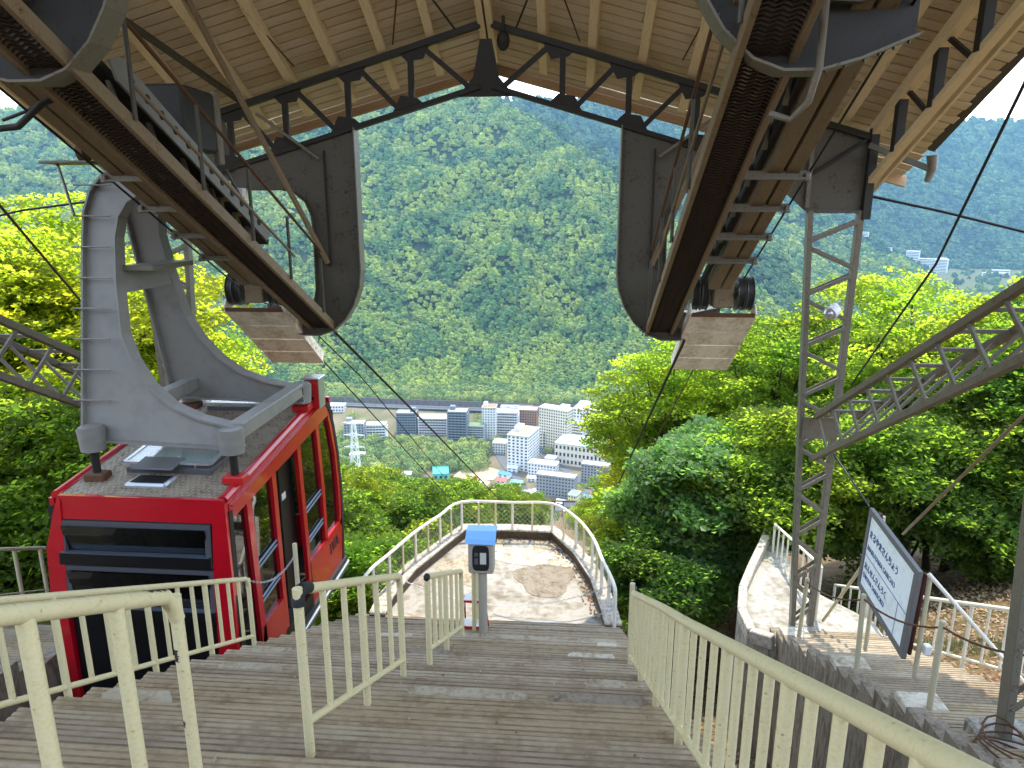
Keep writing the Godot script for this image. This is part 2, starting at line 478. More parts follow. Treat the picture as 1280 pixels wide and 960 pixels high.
func portal(s: float, lift: float, label: String, with_truss: bool) -> void:
	var t := thing("portal_frame", label, "steel frame", P(OC, s, -1.4 - lift), "portal frames of the station")
	var arc1 := [[2.36, -1.38], [2.36, -0.5], [2.36, 0.4], [2.36, 1.15], [2.40, 1.45], [2.52, 1.78], [2.70, 2.05], [2.95, 2.27], [3.2, 2.36], [3.5, 2.36], [3.8, 2.28], [4.25, 2.1]]
	var arc2 := [[4.25, 1.75], [3.75, 1.86], [3.45, 1.84], [3.27, 1.7], [3.22, 1.5], [3.2, 0.45], [3.22, 0.15], [3.32, -0.1], [3.5, -0.25], [3.75, -0.32], [4.65, -0.32]]
	for side: float in [-1.0, 1.0]:
		var pr := PackedVector2Array()
		for p in arc1 + arc2 + [[4.65, -0.78]]: pr.append(Vector2(side * p[0], -p[1]))
		var b := MB.new()
		b.prism(pr, Transform3D(Basis(), P(OC, s, -lift)), 0.05)
		obj("bracket_plate", b, M["plate"] if s > 10 else M["steel_dark"], t)
		var lifted := func(a: Array) -> Array:
			var r := []
			for p in a: r.append([p[0], p[1] - lift])
			return r
		var f := MB.new()
		rim(f, lifted.call(arc1), side, s, 0.3, 0.022)
		obj("bracket_flange", f, M["galv"] if s > 10 else M["girder_paint"], t)
		var f2 := MB.new()
		rim(f2, lifted.call(arc2), side, s, 0.3, 0.022)
		obj("bracket_flange", f2, M["steel"], t)
		# rows of rivets
		var rv := MB.new()
		var prev: Array = arc1[0]
		for i in range(1, arc1.size()):
			var cur: Array = arc1[i]
			var steps := maxi(1, int(Vector2(cur[0] - prev[0], cur[1] - prev[1]).length() / 0.11))
			for q in steps:
				var fr := float(q) / steps
				rv.ball(_Q(side, lerpf(prev[0], cur[0], fr) + 0.06, s, lerpf(prev[1], cur[1], fr) - lift) + Vector3(0, 0, 0.03), Vector3(0.017, 0.017, 0.012), 6)
			prev = cur
		for q in 20:
			rv.ball(_Q(side, 2.45 + q * 0.11, s, -1.3 + 0.285 * (q * 0.11) - lift) + Vector3(0, 0, 0.03), Vector3(0.017, 0.017, 0.012), 6)
		stuff(obj("rivet", rv, M["plate"], t))
		# stiffeners on the plate
		var st := MB.new()
		st.bar(_Q(side, 2.95, s, -1.0 - lift) + Vector3(0, 0, 0.05), _Q(side, 2.95, s, 0.95 - lift) + Vector3(0, 0, 0.05), 0.03, 0.03, Vector3(0, 0, 1))
		obj("conduit", st, M["steel_dark"], t)
		var bx := MB.new()
		bx.box(Transform3D(Basis(), _Q(side, 2.95, s, 1.0 - lift) + Vector3(0, 0, 0.06)), Vector3(0.06, 0.12, 0.05), 0.01)
		obj("switch_box", bx, M["steel_dark"], t)
		# long brace from the foot of the bracket up to the roof
		member("hanger_brace", _Q(side, 2.97, s - 0.12, 1.0 - lift), _Q(side, 4.25, s - 1.95, -3.05 - lift), 0.075, 0.075, M["tan_steel"], t)
		member("hanger_brace", _Q(side, 3.0, s - 0.15, -0.85 - lift), _Q(side, 4.1, s - 0.15, -1.62 - lift), 0.05, 0.05, M["galv"], t)
	if not with_truss: return
	var ch := func(side: float, o: float, top: bool) -> Vector3:
		return _Q(side, o, s, -3.06 + 0.29 * o if top else -2.07 + 0.29 * o)
	for side: float in [-1.0, 1.0]:
		member("top_chord", ch.call(side, 0.1, true), ch.call(side, 6.6, true), 0.15, 0.105, M["steel_dark"], t)
		member("bottom_chord", ch.call(side, 0.1, false), ch.call(side, 5.3, false), 0.15, 0.085, M["steel_dark"], t)
		var nodes := [[0.25, 1.15, 1.32], [1.5, 2.28, 2.46], [2.66, 3.45, 3.62], [3.8, 4.5, 4.66]]
		for nd in nodes:
			member("web_diagonal", ch.call(side, nd[0], false), ch.call(side, nd[1], true), 0.08, 0.085, M["steel_dark"], t)
			member("web_post", ch.call(side, nd[2], true), ch.call(side, nd[2], false), 0.08, 0.1, M["steel_dark"], t, Vector3(1, 0, 0))
			for q in [[nd[1] + 0.1, true], [nd[2] + 0.06, false]]:
				var pt: Vector3 = ch.call(side, q[0], q[1])
				var sg := -1.0 if q[1] else 1.0
				var b := MB.new()
				var g := PackedVector2Array([Vector2(-0.3, 0.08 * side), Vector2(0.3, -0.08 * side), Vector2(0.16, 0.2 * sg), Vector2(-0.13, 0.24 * sg)])
				b.prism(g, Transform3D(Basis(), pt + Vector3(0, 0, 0.03)), 0.016)
				obj("gusset_plate", b, M["steel_dark"], t)
	var hub := MB.new()
	hub.prism(PackedVector2Array([Vector2(-0.5, -0.12), Vector2(-0.36, -0.12), Vector2(0.36, -0.12), Vector2(0.5, -0.12), Vector2(0.22, 0.2), Vector2(0.1, 0.8), Vector2(-0.1, 0.8), Vector2(-0.22, 0.2)]), Transform3D(Basis(), P(OC, s, -2.0)), 0.06)
	obj("ridge_gusset", hub, M["steel_dark"], t)
	var drop := MB.new()
	drop.ball(P(OC + 0.32, s - 0.25, -2.72), Vector3(0.11, 0.17, 0.11), 12)
	drop.rod(P(OC + 0.32, s - 0.25, -2.88), P(OC + 0.32, s - 0.25, -3.1), 0.03)
	obj("lamp_housing", drop, M["steel_dark"], t)

func lattice_tower(side: float, s: float, lift: float, label: String, full: bool) -> void:
	var t := thing("lattice_tower", label, "steel tower", _Q(side, 6.3, s, 8.35 - lift), "lattice towers carrying the roof")
	var foot := 8.42 if full else 8.6 - 0.2
	var il := _Q(side, 5.67, s, 0.05 - lift); var il2 := _Q(side, 6.14, s, foot - lift)
	var ol := _Q(side, 6.53, s, 0.05 - lift); var ol2 := _Q(side, 6.47, s, foot - lift)
	var ang := PackedVector2Array([Vector2(-0.09, -0.055), Vector2(0.09, -0.055), Vector2(0.09, -0.04), Vector2(0.01, -0.04), Vector2(0.01, 0.055), Vector2(-0.01, 0.055), Vector2(-0.01, -0.04), Vector2(-0.09, -0.04)])
	var b := MB.new()
	b.box(MB.along(il, il2, Vector3(side, 0, 0)), Vector3(il.distance_to(il2), 0.09, 0.16), 0.006)
	obj("leg", b, M["galv"], t)
	b = MB.new()
	b.box(MB.along(ol, ol2, Vector3(side, 0, 0)), Vector3(ol.distance_to(ol2), 0.1, 0.16), 0.006)
	obj("leg", b, M["girder_paint"], t)
	var n := 17
	for i in n:
		var a := lerpf(0.02, 0.97, float(i) / n); var c := lerpf(0.02, 0.97, (i + 0.75) / n)
		var f0 := il.lerp(il2, a if i % 2 else c); var f1 := ol.lerp(ol2, c if i % 2 else a)
		for z in [-0.075, 0.075]:
			member("brace", f0 + Vector3(0, 0, z), f1 + Vector3(0, 0, z), 0.012 if z < 0 else 0.02, 0.07, M["galv"] if z > 0 else M["girder_paint"], t, Vector3.UP, 0.003)
	# gusset where the tower meets the roof truss
	var g := MB.new()
	var pr := PackedVector2Array()
	for p in [[4.62, -0.8], [4.8, -1.6], [6.66, -1.1], [6.66, -0.2], [6.58, 0.06], [5.6, 0.06], [5.0, -0.45], [4.62, -0.36]]: pr.append(Vector2(side * p[0], -p[1]))
	g.prism(pr, Transform3D(Basis(), P(OC, s + 0.03, -lift)), 0.03)
	obj("gusset_plate", g, M["plate"], t)
	member("gusset_stiffener", _Q(side, 5.6, s - 0.04, 0.0 - lift), _Q(side, 5.6, s - 0.04, -1.25 - lift), 0.05, 0.07, M["galv"], t, Vector3(1, 0, 0))
	member("gusset_stiffener", _Q(side, 6.6, s - 0.05, 0.2 - lift), _Q(side, 6.6, s - 0.05, -1.3 - lift), 0.12, 0.14, M["steel_dark"], t, Vector3(1, 0, 0))
	member("gusset_stiffener", _Q(side, 5.6, s - 0.02, 0.07 - lift), _Q(side, 6.6, s - 0.02, 0.07 - lift), 0.1, 0.05, M["plate"], t)
	member("gusset_stiffener", _Q(side, 5.55, s - 0.03, -0.5 - lift), _Q(side, 6.6, s - 0.03, -1.2 - lift), 0.05, 0.05, M["steel_dark"], t)
	var rv := MB.new()
	for q in 34:
		var p := il.lerp(il2, 0.03 + q * 0.028)
		rv.ball(p + Vector3(0, 0, 0.1), Vector3(0.014, 0.014, 0.008), 6)
	for q in 10: rv.ball(_Q(side, 5.6, s - 0.065, -0.05 - q * 0.12 - lift), Vector3(0.016, 0.016, 0.012), 6)
	stuff(obj("rivet", rv, M["galv"], t))
	# plate where the slanting girder lands
	var jp := MB.new()
	var q0 := il.lerp(il2, 0.47); var q1 := ol.lerp(ol2, 0.47)
	jp.box(Transform3D(Basis(), (q0 + q1) * 0.5 + Vector3(0, 0, 0.105)), Vector3(q0.distance_to(q1), 0.42, 0.02), 0.004)
	obj("joint_plate", jp, M["girder_paint"], t)
	if not full:
		for k in 5:
			var ck := MB.new()
			var pts := PackedVector3Array()
			for j in 15:
				var th := TAU * j / 14.0
				pts.append(_Q(side, 5.95, s - 0.35, foot - 0.05 - lift) + Vector3(cos(th) * (0.3 - 0.03 * k), 0.05 * k + 0.04 * sin(th * 2 + k), sin(th) * (0.22 + 0.02 * k)))
			ck.tube(pts, 0.011, 0.011, 6, false)
			obj("cable_coil", ck, M["rust_rod"], t)
	# pad
	var pad := MB.new()
	pad.box(Transform3D(Basis(), _Q(side, 6.3, s, foot + 0.25 - lift)), Vector3(0.8, 0.5, 0.6), 0.03)
	obj("footing", pad, M["wall_concrete"], t)

func lattice_girder(side: float, label: String) -> void:
	var t := thing("lattice_girder", label, "lattice girder", _Q(side, 6.2, 12.9, 4.2), "lattice girders slanting along the station sides")
	var top := func(s: float, out: float) -> Vector3: return _Q(side, 6.1 + out, s, 3.72 + 0.559 * (s - 12.893))
	var bot := func(s: float, out: float) -> Vector3: return _Q(side, 6.1 + out, s, 4.55 + 0.559 * (s - 12.893))
	for q in [["top_chord", top, 0.0], ["bottom_chord", bot, 0.0], ["top_chord", top, 0.72]]:
		member(q[0], q[1].call(12.95, q[2]), q[1].call(1.0, q[2]), 0.1, 0.1, M["girder_paint"], t)
	var s := 12.85
	while s > 1.6:
		var w := 0.62
		member("web", top.call(s, 0.0), bot.call(s - w, 0.0), 0.035, 0.055, M["girder_paint"], t, Vector3.UP, 0.003)
		member("web", bot.call(s - w, 0.0), top.call(s - w - 0.02, 0.72), 0.04, 0.04, M["galv"], t, Vector3.UP, 0.003)
		member("cross_bar", top.call(s - w * 0.5, 0.0), top.call(s - w * 0.5, 0.72), 0.05, 0.05, M["girder_paint"], t, Vector3.UP, 0.003)
		s -= w

func cat_d(s: float) -> float:
	return 2.3 + 0.5228 * (s - 13.1)

func track_d(s: float) -> float:
	return 1.9 + 0.5228 * (s - 13.1)

# the tracks splay a little downhill on the right
func _T(side: float, o: float, s: float, d: float) -> Vector3:
	return _Q(side, o - (0.016 * (13.1 - s) if side > 0 else 0.0), s, d)

func catwalk(side: float, label: String, far_s: float) -> void:
	var t := thing("catwalk", label, "catwalk", _T(side, 3.2, 13.1, 2.3), "inspection catwalks under the roof")
	for o in [2.95, 3.4]:
		member("side_rail", _T(side, o, 3.0, cat_d(3.0) - 0.07), _T(side, o, 13.15, cat_d(13.15) - 0.07), 0.06, 0.15, M["tan_steel"], t)
	var b := MB.new()
	var s := 3.2
	var step := 0.046
	var up := Vector3(0, 1, -0.5228).normalized()
	while s < 13.05:
		for i in 6:
			var o0 := 2.98 + i * 0.0653
			var k := 0.35 if i % 2 else -0.35
			var a := _T(side, o0, s - k * step, cat_d(s - k * step) - 0.06); var c := _T(side, o0 + 0.0653, s + k * step, cat_d(s + k * step) - 0.06)
			b.bar(a, c, 0.017, 0.024, up)
		s += step
	stuff(obj("grating", b, M["grating"], t))
	s = 3.6
	while s < 13.0:
		member("cross_bar", _T(side, 2.98, s, cat_d(s) - 0.1), _T(side, 3.37, s, cat_d(s) - 0.1), 0.05, 0.04, M["steel_dark"], t)
		s += 1.18
	# hand rail on the inner edge
	var r0 := 7.25 if side < 0 else 6.2
	rod_part("hand_rail", _T(side, 2.9, r0, cat_d(r0) - 1.03), _T(side, 2.9, far_s, cat_d(far_s) - 1.2), 0.022, M["rust_rod"], t)
	rod_part("hand_rail", _T(side, 2.9, r0, cat_d(r0) - 0.45), _T(side, 2.9, 11.2, cat_d(11.2) - 0.55), 0.02, M["tan_steel"], t)
	for q in [r0, 8.5, 9.75, 11.0, 12.4]:
		rod_part("rail_post", _T(side, 2.9, q, cat_d(q) - 0.1), _T(side, 2.9, q, cat_d(q) - 1.06), 0.024, M["steel"], t)

func cable_track(side: float, label: String) -> void:
	var t := thing("cable_track", label, "cable track", _T(side, 3.9, 12.0, 1.3), "cable tracks beside the catwalks")
	for o in [3.9, 4.1]:
		member("timber_beam", _T(side, o, 3.0, track_d(3.0) - 0.1), _T(side, o, 12.0, track_d(12.0) - 0.1), 0.165, 0.2, M["tan_steel"], t)
	for o in [3.6, 3.76]:
		member("guide_rail", _T(side, o, 3.0, track_d(3.0) - 0.22), _T(side, o, 12.2, track_d(12.2) - 0.22), 0.07, 0.12, M["steel_dark"], t)
	member("top_beam", _T(side, 3.9, 3.0, track_d(3.0) - 0.75), _T(side, 3.9, 12.0, track_d(12.0) - 0.75), 0.5, 0.09, M["steel_dark"], t)
	var s := 4.2
	while s < 11.9:
		member("tie_bar", _T(side, 3.7, s, track_d(s) - 0.1), _T(side, 3.72, s - 0.3, track_d(s - 0.3) - 0.72), 0.06, 0.04, M["galv"], t)
		s += 0.71
	for q in [8.72, 9.42, 10.15, 10.86]:
		var b := MB.new()
		b.profile(PackedVector2Array([Vector2(-0.07, 0), Vector2(0.07, 0), Vector2(0.07, 0.02), Vector2(0.012, 0.02), Vector2(0.012, 0.1), Vector2(-0.012, 0.1), Vector2(-0.012, 0.02), Vector2(-0.07, 0.02)]), _T(side, 3.5, q, track_d(q) + 0.075), _T(side, 4.3, q, track_d(q) + 0.075))
		b.box(Transform3D(Basis(), _T(side, 4.26, q, track_d(q) + 0.045)), Vector3(0.06, 0.09, 0.16), 0.01)
		obj("cross_bracket", b, M["galv"], t)
	for o in [3.5, 4.3]:
		rod_part("cable", _T(side, o, 3.0, track_d(3.0) - 0.02), _T(side, o, 12.4, track_d(12.4) - 0.02), 0.014, M["cable"], t, 6)

func saddle(side: float, label: String) -> void:
	var t := thing("cable_saddle", label, "cable saddle", _Q(side, 4.1, 12.5, 1.4), "cable saddles at the track ends")
	for o in [3.66, 3.82, 4.42, 4.57]:
		var b := MB.new()
		var c := _Q(side, o, 12.5, 1.43)
		b.tube(PackedVector3Array([c - Vector3(0.05, 0, 0), c + Vector3(0.05, 0, 0)]), 0.29, 0.29, 24)
		b.tube(PackedVector3Array([c - Vector3(0.065, 0, 0), c + Vector3(0.065, 0, 0)]), 0.12, 0.12, 12)
		var w := obj("sheave", b, M["wheel"], t)
		var r := MB.new()
		for g in [-1.0, 1.0]:
			r.tube(PackedVector3Array([c + Vector3(0.05 * g, 0, 0), c + Vector3(0.062 * g, 0, 0)]), 0.31, 0.29, 24)
		obj("rim", r, M["wheel_rim"], w)
	var b2 := MB.new()
	b2.box(Transform3D(Basis(), _Q(side, 4.12, 12.5, 1.45)), Vector3(0.34, 0.42, 0.5), 0.02)
	b2.rod(_Q(side, 3.5, 12.5, 1.43), _Q(side, 4.7, 12.5, 1.43), 0.05)
	obj("saddle_block", b2, M["tan_steel"], t)
	# the pale cover in four panels
	var k := 0.722
	for i in 4:
		var s0 := 12.25 + i * 0.47; var s1 := s0 + 0.456
		var d0 := 1.80 + k * (s0 - 12.25); var d1 := 1.80 + k * (s1 - 12.25)
		var p := MB.new()
		p.bar(_Q(side, 4.13, s0, d0), _Q(side, 4.13, s1, d1), 1.12, 0.03, Vector3.UP, 0.006)
		obj("cover_panel", p, M["cover"], t)
		for o in [3.59, 4.67]:
			var q := MB.new()
			q.bar(_Q(side, o, s0, d0 - 0.13), _Q(side, o, s1, d1 - 0.13), 0.025, 0.2, Vector3.UP, 0.004)
			obj("cover_side", q, M["cover"], t)
	var lip := MB.new()
	lip.bar(_Q(side, 3.6, 12.24, 1.78), _Q(side, 4.66, 12.24, 1.78), 0.03, 0.07)
	obj("rusty_edge", lip, M["rust_rod"], t)

# ---------------------------------------------------------------- stairs and rails
func step_profile(run: float, rise: float, grooves: int, deep: float) -> PackedVector2Array:
	# x across the tread (downhill), y up; the nose is at x = 0, the tread goes back uphill
	var p := PackedVector2Array()
	p.append(Vector2(0.0, -rise - 0.1)); p.append(Vector2(0.0, -0.012)); p.append(Vector2(-0.012, 0.0))
	var w := run / grooves
	for i in range(1, grooves):
		var x := -w * i
		p.append(Vector2(x + 0.008, 0.0)); p.append(Vector2(x + 0.005, -deep)); p.append(Vector2(x - 0.005, -deep)); p.append(Vector2(x - 0.008, 0.0))
	p.append(Vector2(-run - 0.02, 0.0)); p.append(Vector2(-run - 0.02, -rise - 0.1))
	return p

func flight(label: String, u0: float, u1: float, h: float, m: float, run: float, s0: float, n: int, grooves: int) -> Node3D:
	var t := thing("concrete_stairs", label, "stairs", P((u0 + u1) * 0.5, s0 + n * run, h + m * (s0 + n * run)))
	var pr := step_profile(run, run * m, grooves, 0.011)
	var b := MB.new()
	b.profile(pr, Vector3((u1 - u0) * 0.5, 0, 0), Vector3(-(u1 - u0) * 0.5, 0, 0))
	var tones := [b.mesh(M["step"]), b.mesh(M["step_warm"]), b.mesh(M["step_pale"]), b.mesh(M["step_worn"])]
	var pick := RandomNumberGenerator.new(); pick.seed = int(u0 * 10) + 900
	for i in n:
		var s := s0 + (i + 1) * run
		var k := inst("step", tones[pick.randi_range(0, 3)], Transform3D(Basis(), P((u0 + u1) * 0.5, s, h + m * (s - run * 0.5))), t)
	return t

func stairs() -> void:
	var run := 0.325
	var t := flight("wide grey ribbed concrete stairs between the cream handrails, leading to the platform", -3.5, 0.95, 1.3, 0.5228, run, 1.1, 29, 7)
	# side walls under the flight
	var b := MB.new()
	for q in [[-3.42, -3.5], [0.93, 0.85]]:
		var pr := PackedVector2Array([Vector2(1.0, -2.2), Vector2(10.6, -7.1), Vector2(10.6, -10.5), Vector2(1.0, -8)])
		var side := MB.new()
		side.prism(pr, Transform3D(Basis(Vector3(0, 0, -1), Vector3(0, 1, 0), Vector3(1, 0, 0)), Vector3((q[0] + q[1]) * 0.5, -0.1, 0)), 0.1)
		obj("side_wall", side, M["wall_concrete"], t)
	# level top landing behind the camera
	var land := MB.new()
	land.box(Transform3D(Basis(), P(-1.3, -2.0, 2.1)), Vector3(16, 0.35, 6.2))
	obj("top_landing", land, M["step"], t)
	# cement repairs on the treads: [u, s, width, depth]
	var rng := RandomNumberGenerator.new(); rng.seed = 9
	for q in [[-0.75, 4.84, 1.0, 0.2, "step_light"], [0.3, 4.84, 0.9, 0.2, "patch"], [-2.9, 5.81, 0.7, 0.22, "step_light"], [-3.1, 4.2, 0.6, 0.25, "step_light"], [0.35, 7.12, 0.6, 0.2, "white_patch"], [0.45, 5.5, 0.5, 0.2, "step_light"], [0.47, 8.7, 0.6, 0.22, "step_light"], [-0.75, 8.7, 1.6, 0.22, "step_light"], [-2.2, 8.4, 0.5, 0.2, "white_patch"], [0.62, 8.1, 0.35, 0.2, "white_patch"], [-3.15, 6.5, 0.5, 0.22, "step_light"], [-1.6, 6.8, 0.9, 0.18, "patch"]]:
		var k := roundf((q[1] - 1.1) / run)
		var s: float = 1.1 + k * run - q[3] * 0.5 - 0.004
		var w: float = q[2] * 0.5; var dp: float = q[3] * 0.5
		var poly := PackedVector2Array()
		for a in 14:
			var th := TAU * a / 14
			var sq := 1.0 / maxf(absf(cos(th)), absf(sin(th)))
			poly.append(Vector2(cos(th) * sq * w * rng.randf_range(0.82, 1.0), sin(th) * sq * dp * rng.randf_range(0.8, 1.0)))
		var p := MB.new()
		p.prism(poly, Transform3D(Basis(Vector3(1, 0, 0), Vector3(0, 0, -1), Vector3(0, 1, 0)), P(q[0], s, 1.3 + 0.5228 * (1.1 + (k - 0.5) * run))), 0.008)
		obj("cement_patch", p, M[q[4]], t)
	# bits of leaf and grit lying on the treads
	var grit := MB.new(); grit.tint = true
	for i in 420:
		var gu := rng.randf_range(-3.4, 0.7)
		if rng.randf() < 0.5: gu = -3.4 + absf(rng.randfn(0, 0.5)) if rng.randf() < 0.5 else 0.7 - absf(rng.randfn(0, 0.4))
		var gk := rng.randi_range(2, 27)
		var gs := 1.1 + (gk + rng.randf_range(0.05, 0.95)) * run
		grit.col = Color(0.1, 0.07, 0.04).lerp(Color(0.42, 0.38, 0.3), rng.randf())
		var gt := Transform3D(Basis.from_euler(Vector3(rng.randf_range(-0.3, 0.3), rng.randf() * TAU, rng.randf_range(-0.3, 0.3))).scaled(Vector3.ONE * rng.randf_range(0.3, 1.0)), P(gu, gs, 1.3 + 0.5228 * (1.1 + (gk + 0.5) * run)) + Vector3(0, 0.006, 0))
		grit.quad(gt * Vector3(-0.022, 0, 0), gt * Vector3(0, 0.004, -0.012), gt * Vector3(0.024, 0, 0), gt * Vector3(0, 0.004, 0.013))
	stuff(obj("leaf_litter", grit, M["canopy"], t))
	var t2 := flight("narrow stained concrete stairs right of the ropeway lane, beside the sign", 4.15, 6.2, 2.55, 0.44, 0.4, 1.2, 30, 8)
	lane_wall(t2, 4.15, 4.35)
	# post pads
	for s in [7.75, 9.7, 12.1]:
		var k := ceilf((s - 1.2) / 0.4)
		var pd := MB.new()
		pd.box(Transform3D(Basis(), P(4.42, 1.2 + k * 0.4 - 0.16, 2.55 + 0.44 * (1.2 + (k - 0.5) * 0.4) - 0.06)), Vector3(0.5, 0.13, 0.34), 0.015)
		obj("post_pad", pd, M["white_patch"], t2)
	var t3 := flight("dark concrete stairs at the left of the red cabin, mostly hidden by it", -9.4, -7.15, 2.55, 0.44, 0.4, 1.2, 30, 8)
	lane_wall(t3, -7.35, -7.15)

# the saw-toothed side wall of a flight, facing the lane
func lane_wall(t: Node3D, u0: float, u1: float) -> void:
	var pr := PackedVector2Array()
	pr.append(Vector2(1.2, -9.5))
	for i in 30:
		var s := 1.2 + i * 0.4
		var d := 2.55 + 0.44 * (s + 0.2)
		pr.append(Vector2(s + 0.002, -d + 0.03)); pr.append(Vector2(s + 0.4, -d + 0.03))
	pr.append(Vector2(13.2, -12.0)); pr.append(Vector2(6, -12.0))
	var b := MB.new()
	b.prism(pr, Transform3D(Basis(Vector3(0, 0, -1), Vector3(0, 1, 0), Vector3(1, 0, 0)), Vector3((u0 + u1) * 0.5 + (-0.03 if u0 > 0 else 0.03), 0, 0)), absf(u1 - u0))
	obj("saw_tooth_wall", b, M["saw_wall"], t)

func post_rail(label: String, u: float, s_list: Array, top: Callable, drop: float, foot: Callable, r_top: float, r_post: float, bal: int, mat_key := "cream", group := "", bent := true) -> Node3D:
	# posts at s_list, balusters between them, a top tube that bends down into the end posts
	var s0: float = s_list[0]; var s1: float = s_list[s_list.size() - 1]
	var t := thing("handrail", label, "handrail", P(u, (s0 + s1) * 0.5, foot.call((s0 + s1) * 0.5)), group)
	var pts := PackedVector3Array()
	if bent:
		pts.append(P(u, s0, top.call(s0) + 0.09)); pts.append(P(u, s0 + 0.012, top.call(s0) + 0.045)); pts.append(P(u, s0 + 0.05, top.call(s0 + 0.05) + 0.008))
	else: pts.append(P(u, s0 - 0.03, top.call(s0 - 0.03)))
	for i in s_list.size():
		if i > 0: pts.append(P(u, s_list[i] - 0.055, top.call(s_list[i] - 0.055)))
	if bent:
		pts.append(P(u, s1 - 0.012, top.call(s1) + 0.04)); pts.append(P(u, s1, top.call(s1) + 0.09))
	var b := MB.new()
	b.tube(pts, r_top, r_top, 14)
	obj("top_rail", b, M[mat_key], t)
	rod_part("bottom_rail", P(u, s0, top.call(s0) + drop), P(u, s1, top.call(s1) + drop), r_post * 0.85, M[mat_key], t, 10)
	for i in s_list.size():
		rod_part("post", P(u, s_list[i], top.call(s_list[i])), P(u, s_list[i], foot.call(s_list[i]) + 0.03), r_post, M[mat_key], t, 12)
		if i < s_list.size() - 1:
			for k in bal:
				var s: float = lerpf(s_list[i], s_list[i + 1], (k + 1.0) / (bal + 1))
				rod_part("baluster", P(u, s, top.call(s)), P(u, s, top.call(s) + drop), r_post * 0.75, M[mat_key], t, 10)
	return t

